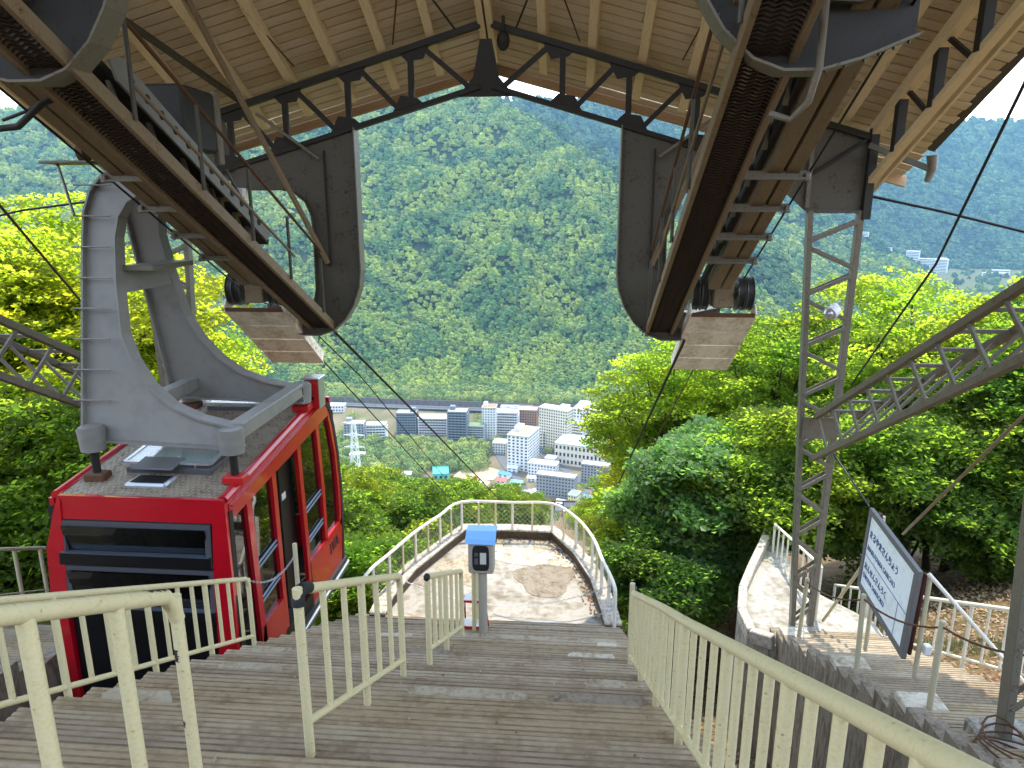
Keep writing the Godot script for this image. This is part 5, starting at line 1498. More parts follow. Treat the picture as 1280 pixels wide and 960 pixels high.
func land() -> void:
	var us := PackedFloat32Array(); var ss := PackedFloat32Array()
	var x := 0.0
	var pos := PackedFloat32Array()
	while x < 5000:
		pos.append(x)
		x += clampf(0.5 + x * 0.03, 0.5, 34)
	for i in range(pos.size() - 1, 0, -1): us.append(-pos[i] * 0.75 + OC)
	for p in pos: us.append(p + OC)
	x = -40.0
	while x < 5000:
		ss.append(x)
		x += 0.5 if x < 22 and x > 2 else clampf(0.5 + absf(x - 12) * 0.03, 0.5, 34)
	var b := MB.new(); b.tint = true
	var hs: Array[PackedFloat32Array] = []
	for s in ss:
		var row := PackedFloat32Array()
		for u in us: row.append(ground(u, s))
		hs.append(row)
	var pt := func(i: int, j: int) -> Vector3: return Vector3(us[i], hs[j][i], -ss[j])
	var nr := func(i: int, j: int) -> Vector3:
		var i0 := maxi(i - 1, 0); var i1 := mini(i + 1, us.size() - 1); var j0 := maxi(j - 1, 0); var j1 := mini(j + 1, ss.size() - 1)
		return Vector3(-(hs[j][i1] - hs[j][i0]) / (us[i1] - us[i0]), 1, (hs[j1][i] - hs[j0][i]) / (ss[j1] - ss[j0])).normalized()
	# earth near by, then woodland floor, pale ground in the town
	var colour := func(u: float, s: float, y: float) -> Color:
		var lat := absf(u - OC)
		if s < 45:
			var g := bumps.get_noise_2d(u * 9, s * 9) + 0.4 * bumps.get_noise_2d(u * 30, s * 30)
			return Color(0.19, 0.125, 0.075).lerp(Color(0.13, 0.13, 0.05), clampf(0.35 + g * 1.4, 0, 1))
		if lat < 8 and s < 680: return Color(0.26, 0.2, 0.12)
		if s > 640 and s < 1100 and y < -285: return Color(0.17, 0.2, 0.12).lerp(Color(0.3, 0.29, 0.26), clampf(0.5 + gully.get_noise_2d(u * 6, s * 6) * 2, 0, 1))
		if s > 1100 and y < -262 and u > 700: return Color(0.12, 0.17, 0.06)
		return Color(0.035, 0.06, 0.018)
	var cols: Array[PackedColorArray] = []
	for j in ss.size():
		var row := PackedColorArray()
		for i in us.size(): row.append(colour.call(us[i], ss[j], hs[j][i]))
		cols.append(row)
	for j in ss.size() - 1:
		for i in us.size() - 1:
			for q in [[[i, j], [i, j + 1], [i + 1, j + 1]], [[i, j], [i + 1, j + 1], [i + 1, j]]]:
				for k in q:
					b.v.append(pt.call(k[0], k[1])); b.n.append(nr.call(k[0], k[1])); b.c.append(cols[k[1]][k[0]])
	struct("hillside_terrain", b, M["ground"])

# ---------------------------------------------------------------- plants
func spray_mesh(sd: int, n: int, rad: float, leaf: float, material: Material) -> ArrayMesh:
	# a small flat fan of separate leaves
	var rng := RandomNumberGenerator.new(); rng.seed = sd
	var b := MB.new(); b.tint = true
	for i in n:
		var a := rng.randf() * TAU; var r := sqrt(rng.randf()) * rad
		var o := Vector3(cos(a) * r, rng.randf_range(-0.22, 0.22) * rad - 0.25 * r * r / rad, sin(a) * r)
		var t := Transform3D(Basis.from_euler(Vector3(rng.randf_range(-0.75, 0.75), rng.randf() * TAU, rng.randf_range(-0.75, 0.75))), o)
		var l := leaf * rng.randf_range(0.7, 1.25); var w := l * 0.62
		b.col = Color.from_hsv(0, 0, rng.randf_range(0.72, 1.0))
		var tip := t * Vector3(l, -0.1 * l, 0); var back := t * Vector3(-l * 0.7, 0, 0)
		var s1 := t * Vector3(0, 0.12 * l, w); var s2 := t * Vector3(0, 0.12 * l, -w)
		b.tri(back, s1, tip); b.tri(back, tip, s2)
	return b.mesh(material)

var sprays: Array[ArrayMesh] = []
func make_sprays() -> void:
	sprays = [spray_mesh(1, 58, 0.45, 0.074, M["leaf"]), spray_mesh(2, 44, 0.42, 0.1, M["leaf_dense"]), spray_mesh(3, 44, 0.95, 0.2, M["leaf"])]

# kind picks the spray; crown size rx (across) and rz (height); boughs carry flattened clumps of sprays
func tree(called: String, label: String, at: Vector3, height: float, rx: float, ry: float, colour: Color, kind: int, boughs: int, per: int, sd: int, group := "", sc := 1.0) -> Node3D:
	var rng := RandomNumberGenerator.new(); rng.seed = sd
	var t := thing(called, label, "tree", at, group)
	var c := Vector3(0, height - ry, 0)
	var tk := MB.new()
	var r0 := 0.028 * height
	var fork := Vector3(rng.randf_range(-0.3, 0.3), maxf(height - ry * 1.7, height * 0.22), rng.randf_range(-0.3, 0.3))
	tk.tube(PackedVector3Array([Vector3(0, -0.8, 0), Vector3(0, 0.1, 0), fork * 0.5 + Vector3(0.08, 0, 0.05), fork, c + Vector3(0.1, ry * 0.4, 0)]), r0, r0 * 0.3, 9, false)
	var tr: Array[Transform3D] = []
	var cols := PackedColorArray()
	for i in boughs:
		# spread evenly over the crown, thinner inside
		var g := (i + 0.5) / boughs
		var th := acos(1 - 1.75 * g); var ph := i * 2.39996 + rng.randf_range(-0.5, 0.5)
		var shell := rng.randf_range(0.55, 1.0)
		if i % 5 == 0: shell *= 0.5
		var dir := Vector3(sin(th) * cos(ph), cos(th), sin(th) * sin(ph))
		var p := c + dir * Vector3(rx, ry, rx) * shell
		var mid := fork.lerp(p, 0.5) + Vector3(0, -0.12 * rx, 0)
		tk.tube(PackedVector3Array([fork.lerp(c, rng.randf_range(0, 0.5)), mid, p]), r0 * 0.32, 0.02, 6, false)
		var br := rx * rng.randf_range(0.26, 0.44)
		var flat := rng.randf_range(0.38, 0.62)
		var tone := rng.randf_range(0.8, 1.2)
		var warm := rng.randf_range(-0.12, 0.12)
		var bc := Color(colour.r * tone * (1 + warm), colour.g * tone, colour.b * tone * (1 - warm))
		for k in int(per * 0.5):
			var v := Vector3(rng.randfn(), rng.randfn(), rng.randfn()).normalized()
			var q := pow(rng.randf(), 0.4)
			var o := v * q * Vector3(br, br * flat, br)
			o.y -= 0.18 * (o.x * o.x + o.z * o.z) / br
			var bs := Basis.from_euler(Vector3(rng.randf_range(-0.45, 0.45), rng.randf() * TAU, rng.randf_range(-0.45, 0.45))).scaled(Vector3.ONE * sc * rng.randf_range(0.75, 1.2))
			tr.append(Transform3D(bs, p + o))
			var j := rng.randf_range(0.85, 1.15)
			cols.append(Color(bc.r * j, bc.g * j, bc.b * j) * 1.0)
	var m := tk.mesh(M["bark"])
	inst("trunk", m, Transform3D(Basis(), at), t)
	many("crown", sprays[kind], tr, cols, t)
	return t

func on_ground(u: float, s: float) -> Vector3:
	return Vector3(u, ground(u, s), -s)

func near_trees() -> void:
	var yg := Color(0.57, 0.66, 0.125); var g1 := Color(0.347, 0.508, 0.140); var g2 := Color(0.236, 0.406, 0.140); var lime := Color(0.453, 0.590, 0.137); var blue := Color(0.27, 0.43, 0.155)
	# [label, u, s, top d, rx, ry, colour, kind, boughs, per]
	for q in [
		["bright yellow-green maple with spreading layers, at the far left above the slanting girder", -13.3, 16.5, -0.3, 4.3, 3.5, yg, 0, 52, 62],
		["yellow-green maple seen between the two legs of the cable car's hanger", -13.2, 20.5, 2.3, 2.9, 3.0, yg, 0, 40, 60],
		["tall yellow-green tree cut off by the left edge beside the upper track", -15.0, 14.5, -1.0, 3.2, 3.2, Color(0.626, 0.649, 0.127), 0, 40, 56],
		["mid-green tree with lower boughs behind the left girder", -11.4, 13.6, 2.4, 3.0, 2.6, g1, 0, 34, 60],
		["light green bush below the girder at the left edge", -10.6, 11.8, 4.2, 2.2, 1.9, Color(0.438, 0.590, 0.137), 0, 28, 60],
		["shaded green shrub low beside the cabin's left flank", -9.9, 13.2, 5.4, 2.0, 1.7, g2, 0, 24, 56],
		["yellow-green tree with a lopsided top just right of the white track cover", 4.6, 27.0, 4.9, 3.5, 3.9, Color(0.479, 0.604, 0.127), 0, 48, 62],
		["dark blue-green large-leaved tree in front of the right-hand wood", 4.0, 20.0, 5.7, 2.4, 2.9, blue, 1, 40, 66],
		["tall fresh green tree behind the right lattice tower", 8.0, 28.0, 3.2, 4.4, 4.6, Color(0.370, 0.545, 0.137), 0, 56, 62],
		["green tree with drooping layered boughs left of the right lattice tower", 6.2, 19.0, 5.0, 2.6, 2.7, g1, 0, 42, 64],
		["broad pale green tree in full sun under the long guy cable", 12.6, 25.0, 1.9, 4.8, 4.2, lime, 0, 60, 62],
		["light green tree at the right edge behind the slanting girder", 14.0, 20.0, 1.5, 4.0, 3.8, lime, 0, 50, 62],
		["green tree right of the tower, its boughs below the girder", 10.0, 18.8, 4.4, 3.1, 3.0, Color(0.315, 0.457, 0.127), 0, 44, 64],
		["dark green tree whose low boughs hang over the sign", 11.6, 20.5, 4.2, 3.5, 2.6, Color(0.274, 0.428, 0.127), 0, 40, 64],
		["deep green tree at the right edge, overhanging the dirt bank", 14.2, 18.8, 2.0, 3.5, 2.5, Color(0.260, 0.428, 0.127), 0, 36, 60],
		["small yellow-green tree lowest on the slope beside the platform railing", 2.8, 21.5, 8.4, 1.9, 2.0, Color(0.453, 0.576, 0.127), 0, 28, 60],
		["dark green shrub below the curved landing", 4.6, 21.5, 8.6, 2.2, 1.8, g2, 0, 26, 60],
		["leafy bush filling the hollow under the cabin's far end", -4.8, 16.0, 7.9, 1.6, 1.5, Color(0.370, 0.545, 0.137), 0, 22, 56],
		["low bright bush at the left foot of the platform wall", -3.9, 17.8, 8.5, 1.5, 1.4, Color(0.438, 0.576, 0.137), 0, 20, 56],
		["fine-leaved bush below the curved parapet, in deep shade", 2.6, 17.2, 8.3, 1.5, 1.4, g2, 0, 20, 56],
		["yellow-lit tree standing farther down beyond the right-hand wood", 5.5, 38.0, 10.5, 4.0, 4.6, Color(0.555, 0.619, 0.137), 0, 50, 60],
		["bright young tree down the slope right of the platform railing", 4.6, 50.0, 18.5, 3.6, 4.2, Color(0.453, 0.590, 0.137), 0, 44, 56]]:
		var p := on_ground(q[1], q[2])
		var h: float = -q[3] - p.y
		tree("broadleaf_tree", q[0], p, h, q[4], q[5], q[6], q[7], q[8], q[9], int(q[1] * 31 + q[2] * 77), "trees close around the station")

func slope_trees() -> void:
	# three patterns, then copies down the slope in view
	var rng := RandomNumberGenerator.new(); rng.seed = 77
	var base: Array[Node3D] = []
	var cols := [Color(0.479, 0.590, 0.127), Color(0.287, 0.428, 0.119), Color(0.384, 0.530, 0.127)]
	var spots: Array[Vector2] = []
	var tries := 0
	while spots.size() < 105 and tries < 20000:
		tries += 1
		var s := 26.0 + pow(rng.randf(), 0.8) * 175.0
		var lo := -0.32 * s - 8.0; var hi := -8.5 if rng.randf() < 0.8 else 0.20 * s
		var u := rng.randf_range(lo, hi)
		if u > -8.5 and u < 6.0: continue
		if u > 5.0 and s < 55: continue
		var ok := true
		var gap := 4.2 + s * 0.018
		for p in spots:
			if p.distance_to(Vector2(u, s)) < gap:
				ok = false
				break
		if ok: spots.append(Vector2(u, s))
	var labels := ["yellow-green tree in the dense wood on the slope below the platform", "deep green tree in the dense wood on the slope below the platform", "fresh green tree in the dense wood on the slope below the platform"]
	var n := 0
	for p in spots:
		var k := n % 3
		var at := on_ground(p.x, p.y)
		if base.size() < 3:
			base.append(tree("slope_tree", labels[k], on_ground([-34.0, -52.0, -47.0][k], [102.0, 118.0, 139.0][k]), 9.0, 3.7, 3.9, cols[k], 2, 34, 26, 500 + k, "wood on the slope below the platform"))
		else:
			var o: Node3D = base[k].duplicate()
			o.name = numbered(self, "slope_tree")
			add_child(o, true)
			o.position = at
			o.rotation.y = rng.randf() * TAU
			o.scale = Vector3.ONE * clampf((3.4 + 0.055 * p.y) / 9.0, 0.5, 1.0) * rng.randf_range(0.82, 1.12)
		n += 1

func crown_mesh(sd: int, clumps: int, size: float) -> ArrayMesh:
	# one far crown: leaf clumps set over a lumpy dome
	var rng := RandomNumberGenerator.new(); rng.seed = sd
	var f := noise(sd, 0.9, 2)
	var b := MB.new(); b.tint = true
	for i in clumps:
		var g := (i + 0.5) / clumps
		var th := acos(1 - 1.45 * g); var ph := i * 2.39996
		var dir := Vector3(sin(th) * cos(ph), cos(th) * 0.85, sin(th) * sin(ph))
		var lump := 1.0 + 0.42 * f.get_noise_3dv(dir * 1.6)
		var o := dir * lump
		var nrm := (dir + Vector3(rng.randf_range(-0.5, 0.5), rng.randf_range(-0.2, 0.6), rng.randf_range(-0.5, 0.5))).normalized()
		var x := nrm.cross(Vector3(0.3, 0.2, 1)).normalized() * size * rng.randf_range(0.7, 1.3)
		var y := nrm.cross(x).normalized() * size * rng.randf_range(0.6, 1.1)
		b.col = Color.from_hsv(0, 0, rng.randf_range(0.7, 1.0))
		b.tri(o - x - y * 0.4, o + y, o + x - y * 0.3)
		b.tri(o - x * 0.6 + y * 0.3 + nrm * size * 0.3, o + x * 0.7 + y * 0.5 - nrm * size * 0.2, o - y)
	return b.mesh(M["canopy"])

func dome_mesh(sd: int) -> ArrayMesh:
	# a crown seen from a mile off: a rough faceted dome
	var f := noise(sd, 0.8, 3)
	var b := MB.new(); b.tint = true
	var k := 9; var m := 5
	var pt := func(i: int, j: int) -> Vector3:
		var th := 1.95 * i / m; var ph := TAU * (j % k) / k + (0.35 if i % 2 else 0.0)
		var d := Vector3(sin(th) * cos(ph), cos(th), sin(th) * sin(ph))
		return d * (1.0 + 0.6 * f.get_noise_3dv(d * 2.2 + Vector3(sd, 0, 0)))
	for i in m:
		for j in k:
			b.col = Color.from_hsv(0, 0, 0.8 + 0.2 * absf(sin(i * 3.1 + j * 1.7)))
			b.tri(pt.call(i, j), pt.call(i, j + 1), pt.call(i + 1, j))
			b.tri(pt.call(i, j + 1), pt.call(i + 1, j + 1), pt.call(i + 1, j))
	return b.mesh(M["canopy"])

# the near side of the main mountain is broadleaf; the ranges behind carry darker conifers
func main_face(u: float, s: float) -> bool:
	var line: Array = RIDGES[0][1]
	for i in line.size() - 1:
		if u >= line[i][0] and u < line[i + 1][0]:
			return s < lerpf(line[i][1], line[i + 1][1], (u - line[i][0]) / (line[i + 1][0] - line[i][0])) + 10.0
	return s < 2600

func forests() -> void:
	var rng := RandomNumberGenerator.new(); rng.seed = 31
	# the wood that goes on down the hill and in the gaps of the town
	var meshes: Array[ArrayMesh] = [crown_mesh(1, 170, 0.16), crown_mesh(2, 170, 0.16)]
	var tr: Array = [[] as Array[Transform3D], [] as Array[Transform3D]]
	var cl: Array[PackedColorArray] = [PackedColorArray(), PackedColorArray()]
	var s := 60.0
	while s < 1120:
		var step := clampf(3.2 + s * 0.009, 3.6, 9.0)
		var u := -0.62 * s - 30
		while u < 0.5 * s + 20:
			var a := u + rng.randf_range(-0.5, 0.5) * step; var e := s + rng.randf_range(-0.5, 0.5) * step
			u += step
			var lat := absf(a - OC)
			if e < 210 and a < 0 and a > -0.34 * e - 12 and e < 200: continue
			if lat < 8 and e < 690: continue
			var y := ground(a, e)
			var open := false
			if y < -284 and e > 600:
				# woodland strip across the left of town, otherwise only scattered trees
				open = true
				if a < -95 and e > 770 and e < 860: open = false
				if a < -165 and e < 870: open = false
				if a < -60 and e < 690: open = false
				if e > 1042: open = false
				if open and rng.randf() < 0.035 and e < 1000: open = false
				if e > 985 and e < 1042: open = true
				if not open and blocked(a, e): open = true
			if open: continue
			var sz := step * rng.randf_range(0.6, 0.92)
			var k := rng.randi_range(0, 1)
			(tr[k] as Array[Transform3D]).append(Transform3D(Basis(Vector3.UP, rng.randf() * TAU).scaled(Vector3(sz, sz * rng.randf_range(0.9, 1.3), sz)), Vector3(a, y + sz * (0.75 if y < -284 else (1.0 if e < 150 else 0.62)), -e)))
			var tone := rng.randf_range(0.7, 1.25)
			var warm := clampf(0.5 + gully.get_noise_2d(a * 5, e * 5) + rng.randf_range(-0.3, 0.3), 0, 1)
			cl[k].append(Color(0.121, 0.210, 0.046).lerp(Color(0.324, 0.369, 0.073), warm) * tone)
		s += step
	for k in 2:
		var c: PackedColorArray = cl[k]
		var o := many("slope_forest", meshes[k], tr[k], c, self)
		tag(o, ["broadleaf wood covering the lower slope and the strip beside the town", "paler crowns mixed through the wood on the lower slope"][k], "forest")
	# the mountains
	var domes: Array[ArrayMesh] = [dome_mesh(5), dome_mesh(8), dome_mesh(13)]
	var tr3: Array = [[] as Array[Transform3D], [] as Array[Transform3D], [] as Array[Transform3D]]
	var cl3: Array[PackedColorArray] = [PackedColorArray(), PackedColorArray(), PackedColorArray()]
	s = 1060.0
	while s < 4750:
		var step := clampf(s * 0.0049, 5.8, 22.0)
		var u := -0.86 * s
		while u < 0.76 * s:
			var a := u + rng.randf_range(-0.5, 0.5) * step; var e := s + rng.randf_range(-0.5, 0.5) * step
			u += step
			var y := ground(a, e)
			if e < 1085: continue
			if y < -266 and a > 900 and e > 2300 and (a > 1300 and a < 2100 and rng.randf() < 0.9 or rng.randf() < 0.5): continue
			# leave out slopes that face away from the valley
			var dy := ground(a, e + 12) - y
			if dy < -7.5: continue
			var sz := step * (0.42 + 0.75 * pow(rng.randf(), 1.6))
			var k := rng.randi_range(0, 2)
			(tr3[k] as Array[Transform3D]).append(Transform3D(Basis(Vector3.UP, rng.randf() * TAU).scaled(Vector3(sz, sz * rng.randf_range(0.85, 1.4), sz)), Vector3(a, y + sz * 0.6, -e)))
			var tone := rng.randf_range(0.88, 1.14) * (1.0 + 0.28 * bumps.get_noise_2d(a * 1.3, e * 1.3))
			var mix1 := clampf(0.45 + gully.get_noise_2d(a * 1.8, e * 1.8) * 1.3 + rng.randf_range(-0.35, 0.35), 0, 1)
			cl3[k].append((Color(0.044, 0.101, 0.016).lerp(Color(0.183, 0.229, 0.023), mix1) if main_face(a, e) else Color(0.015, 0.048, 0.018).lerp(Color(0.060, 0.110, 0.026), mix1)) * tone)
		s += step
	for k in 3:
		var o := many("mountain_forest", domes[k], tr3[k], cl3[k], self)
		tag(o, ["green broadleaf forest covering the mountains across the valley", "lighter crowns scattered through the mountain forest", "darker crowns scattered through the mountain forest"][k], "forest")

func ground_cover() -> void:
	var rng := RandomNumberGenerator.new(); rng.seed = 61
	# grass tufts and dead leaves on the bank right of the stairs
	var tuft := MB.new(); tuft.tint = true
	for i in 14:
		var a := rng.randf() * TAU; var l := rng.randf_range(0.06, 0.13)
		var o := Vector3(cos(a), 0, sin(a)) * rng.randf_range(0, 0.06)
		var w := Vector3(-sin(a), 0, cos(a)) * 0.006
		tuft.col = Color.from_hsv(0, 0, rng.randf_range(0.7, 1))
		tuft.tri(o - w, o + Vector3(cos(a) * 0.4, 1, sin(a) * 0.4) * l, o + w)
	var tr: Array[Transform3D] = []; var cols := PackedColorArray()
	for i in 5200:
		var u := rng.randf_range(6.1, 11.0); var s := rng.randf_range(5.0, 16.0)
		if bumps.get_noise_2d(u * 14, s * 14) < 0.05 + 0.1 * (u - 6.5): continue
		tr.append(Transform3D(Basis(Vector3.UP, rng.randf() * TAU).scaled(Vector3.ONE * rng.randf_range(0.6, 1.3)), on_ground(u, s) - Vector3(0, 0.01, 0)))
		cols.append(Color(0.16, 0.19, 0.05).lerp(Color(0.32, 0.29, 0.12), rng.randf()))
	tag(many("grass", tuft.mesh(M["canopy"]), tr, cols, self), "thin dry grass on the bank behind the garden railing", "grass")
	var leaf := MB.new(); leaf.tint = true
	leaf.quad(Vector3(-0.045, 0.01, 0), Vector3(0, 0, -0.026), Vector3(0.05, 0.012, 0), Vector3(0, 0, 0.026))
	tr = []; cols = PackedColorArray()
	for i in 16000:
		var u := rng.randf_range(6.0, 16.0); var s := rng.randf_range(4.5, 24.0)
		tr.append(Transform3D(Basis.from_euler(Vector3(rng.randf_range(-0.5, 0.5), rng.randf() * TAU, rng.randf_range(-0.5, 0.5))).scaled(Vector3.ONE * rng.randf_range(0.7, 1.5)), on_ground(u, s) + Vector3(0, 0.015, 0)))
		cols.append(Color(0.18, 0.1, 0.05).lerp(Color(0.35, 0.25, 0.14), rng.randf()))
	for i in 5000:
		var u := rng.randf_range(1.0, 4.0); var s := rng.randf_range(11.0, 22.0)
		tr.append(Transform3D(Basis.from_euler(Vector3(rng.randf_range(-0.5, 0.5), rng.randf() * TAU, 0)).scaled(Vector3.ONE * rng.randf_range(0.7, 1.5)), on_ground(u, s) + Vector3(0, 0.015, 0)))
		cols.append(Color(0.16, 0.1, 0.05).lerp(Color(0.3, 0.22, 0.13), rng.randf()))
	tag(many("leaf_litter", leaf.mesh(M["canopy"]), tr, cols, self), "dead brown leaves scattered over the bare dirt bank", "leaf litter")
	# fallen branches
	for q in [[8.3, 10.2, 1.9, 0.4, "pale fallen branch nearest the garden railing"], [8.9, 11.4, 2.4, 0.15, "long pale fallen branch higher on the dirt bank"], [9.5, 13.0, 2.0, -0.3, "dark fallen branch under the overhanging trees"], [2.9, 16.5, 2.4, 0.8, "bare branch lying in the dark hollow beside the curved landing"]]:
		var a := on_ground(q[0], q[1]) + Vector3(0, 0.05, 0)
		var b := MB.new()
		var d := Vector3(cos(q[3]), 0, sin(q[3]))
		var pts := PackedVector3Array()
		for k in 6:
			var p: Vector3 = a + d * q[2] * (k / 5.0 - 0.5)
			p.y = ground(p.x, -p.z) + 0.05 + 0.05 * sin(k * 2.1)
			pts.append(p)
		b.tube(pts, 0.035, 0.012, 7)
		b.tube(PackedVector3Array([pts[2], pts[2] + d * 0.5 + Vector3(0.1, 0.25, 0.3)]), 0.018, 0.005, 6)
		tag(obj("fallen_branch", b, M["bark"]), q[4], "branch", "fallen branches")
	var sh := MB.new()
	var c := on_ground(6.9, 9.0) + Vector3(0.0, 0.1, 0)
	for q in [[-0.15, 0.5], [0.1, -0.6], [0.22, 0.1]]:
		sh.box(Transform3D(Basis.from_euler(Vector3(0.3 * q[0], q[1], 0.35 + q[0])), c + Vector3(q[0], 0.02, q[0] * 0.4)), Vector3(0.5, 0.012, 0.16), 0.003)
	tag(obj("scrap_board", sh, M["white"]), "white scrap boards lying on the dirt behind the garden railing", "scrap")

# ---------------------------------------------------------------- town
var plots: Array = []
func blocked(u: float, s: float) -> bool:
	for p in plots:
		if absf(u - p[0]) < p[2] * 0.5 + 4 and absf(s - p[1]) < p[3] * 0.5 + 5: return true
	return false

func building(called: String, label: String, u: float, s: float, w: float, dp: float, h: float, wall: Color, roof: Color, floors: int, bays: int, rot := 0.0, style := "grid", extra := "") -> Node3D:
	plots.append([u, s, w, dp])
	var y := ground(u, s) - 1.0
	var t := thing(called, label, "building", Vector3(u, y, -s))
	t.rotation.y = rot
	W[t] = Transform3D(Basis(Vector3.UP, rot), Vector3(u, y, -s))
	var X: Transform3D = W[t]
	var b := MB.new()
	b.box(X.translated_local(Vector3(0, (h + 1) * 0.5, 0)), Vector3(w, h + 1, dp), 0.15)
	obj("wall", b, paint(wall), t)
	var r := MB.new()
	r.box(X.translated_local(Vector3(0, h + 1.15, 0)), Vector3(w + 0.8, 0.5, dp + 0.8), 0.1)
	var rf := obj("roof", r, paint(roof), t)
	var pp := MB.new()
	for q in [[0, dp * 0.5 + 0.2, w + 0.8, 0.35], [0, -dp * 0.5 - 0.2, w + 0.8, 0.35], [w * 0.5 + 0.2, 0, 0.35, dp], [-w * 0.5 - 0.2, 0, 0.35, dp]]:
		pp.box(X.translated_local(Vector3(q[0], h + 1.9, q[1])), Vector3(q[2], 1.0, q[3]))
	obj("parapet", pp, paint(wall), rf)
	if extra.contains("tower"):
		var k := MB.new()
		var tx := w * (0.3 if extra.contains("right") else -0.3)
		k.box(X.translated_local(Vector3(tx, h + 3.5, -dp * 0.15)), Vector3(w * 0.28, 6.0, dp * 0.4), 0.1)
		obj("lift_tower", k, paint(wall), rf)
	if extra.contains("plant"):
		for i in 3:
			var k := MB.new()
			k.box(X.translated_local(Vector3(w * (-0.25 + i * 0.24), h + 2.0, dp * (0.1 - 0.15 * (i % 2)))), Vector3(w * 0.12, 1.8, dp * 0.2), 0.1)
			obj("roof_unit", k, paint(Color(0.7, 0.7, 0.7)), rf)
	# windows on the three faces the hill looks at
	var win := MB.new(); var sl := MB.new()
	var fh := h / floors
	for face in [[Vector3(0, 0, dp * 0.5), 0.0, w], [Vector3(-w * 0.5, 0, 0), -PI / 2, dp], [Vector3(w * 0.5, 0, 0), PI / 2, dp]]:
		var F := X * Transform3D(Basis(Vector3.UP, face[1]), face[0])
		var len: float = face[2]
		var nb := maxi(2, int(round(bays * len / w)))
		for f in floors:
			var yy := 1.0 + (f + 0.55) * fh
			if style == "band" or style == "balcony":
				win.box(F.translated_local(Vector3(0, yy, 0.02)), Vector3(len * 0.92, fh * 0.42, 0.12))
				if style == "balcony": sl.box(F.translated_local(Vector3(0, yy - fh * 0.38, 0.55)), Vector3(len * 0.96, fh * 0.3, 1.1))
				for i in nb + 1: sl.box(F.translated_local(Vector3(len * (float(i) / nb - 0.5) * 0.96, yy, 0.3 if style == "balcony" else 0.06)), Vector3(0.35, fh, 0.6 if style == "balcony" else 0.14))
			else:
				for i in nb:
					var cx := len * ((i + 0.5) / nb - 0.5)
					win.box(F.translated_local(Vector3(cx, yy, 0.02)), Vector3(len / nb * 0.5, fh * 0.48, 0.1))
					sl.box(F.translated_local(Vector3(cx, yy - fh * 0.28, 0.1)), Vector3(len / nb * 0.58, 0.2, 0.25))
	stuff(obj("window", win, M["pane"], t))
	stuff(obj("sill", sl, paint(wall.lightened(0.08)), t))
	return t

func house(label: String, u: float, s: float, w: float, dp: float, h: float, wall: Color, roof: Color, rot: float) -> void:
	plots.append([u, s, w, dp])
	var y := ground(u, s) - 0.5
	var t := thing("house", label, "house", Vector3(u, y, -s), "small houses in the town")
	t.rotation.y = rot
	W[t] = Transform3D(Basis(Vector3.UP, rot), Vector3(u, y, -s))
	var X: Transform3D = W[t]
	var b := MB.new()
	var rise := dp * 0.24
	b.prism(PackedVector2Array([Vector2(-dp * 0.5, 0), Vector2(dp * 0.5, 0), Vector2(dp * 0.5, h), Vector2(0, h + rise), Vector2(-dp * 0.5, h)]), X * Transform3D(Basis(Vector3(0, 0, -1), Vector3(0, 1, 0), Vector3(1, 0, 0)), Vector3.ZERO), w)
	obj("wall", b, paint(wall), t)
	for sg: float in [-1.0, 1.0]:
		var r := MB.new()
		r.bar(X * Vector3(0, h + rise + 0.12, 0.0), X * Vector3(0, h - 0.15, sg * (dp * 0.5 + 0.5)), w + 1.0, 0.22, X.basis.y)
		obj("roof", r, paint(roof, 0.55), t)
	for q in [[-0.25, 0.3], [0.2, 0.3], [-0.25, 0.75], [0.2, 0.75]]:
		if h < 4 and q[1] > 0.5: continue
		var k := MB.new()
		k.box(X * Transform3D(Basis(), Vector3(w * q[0], h * q[1], dp * 0.5)), Vector3(w * 0.22, 1.2, 0.12))
		obj("window", k, M["pane"], t)

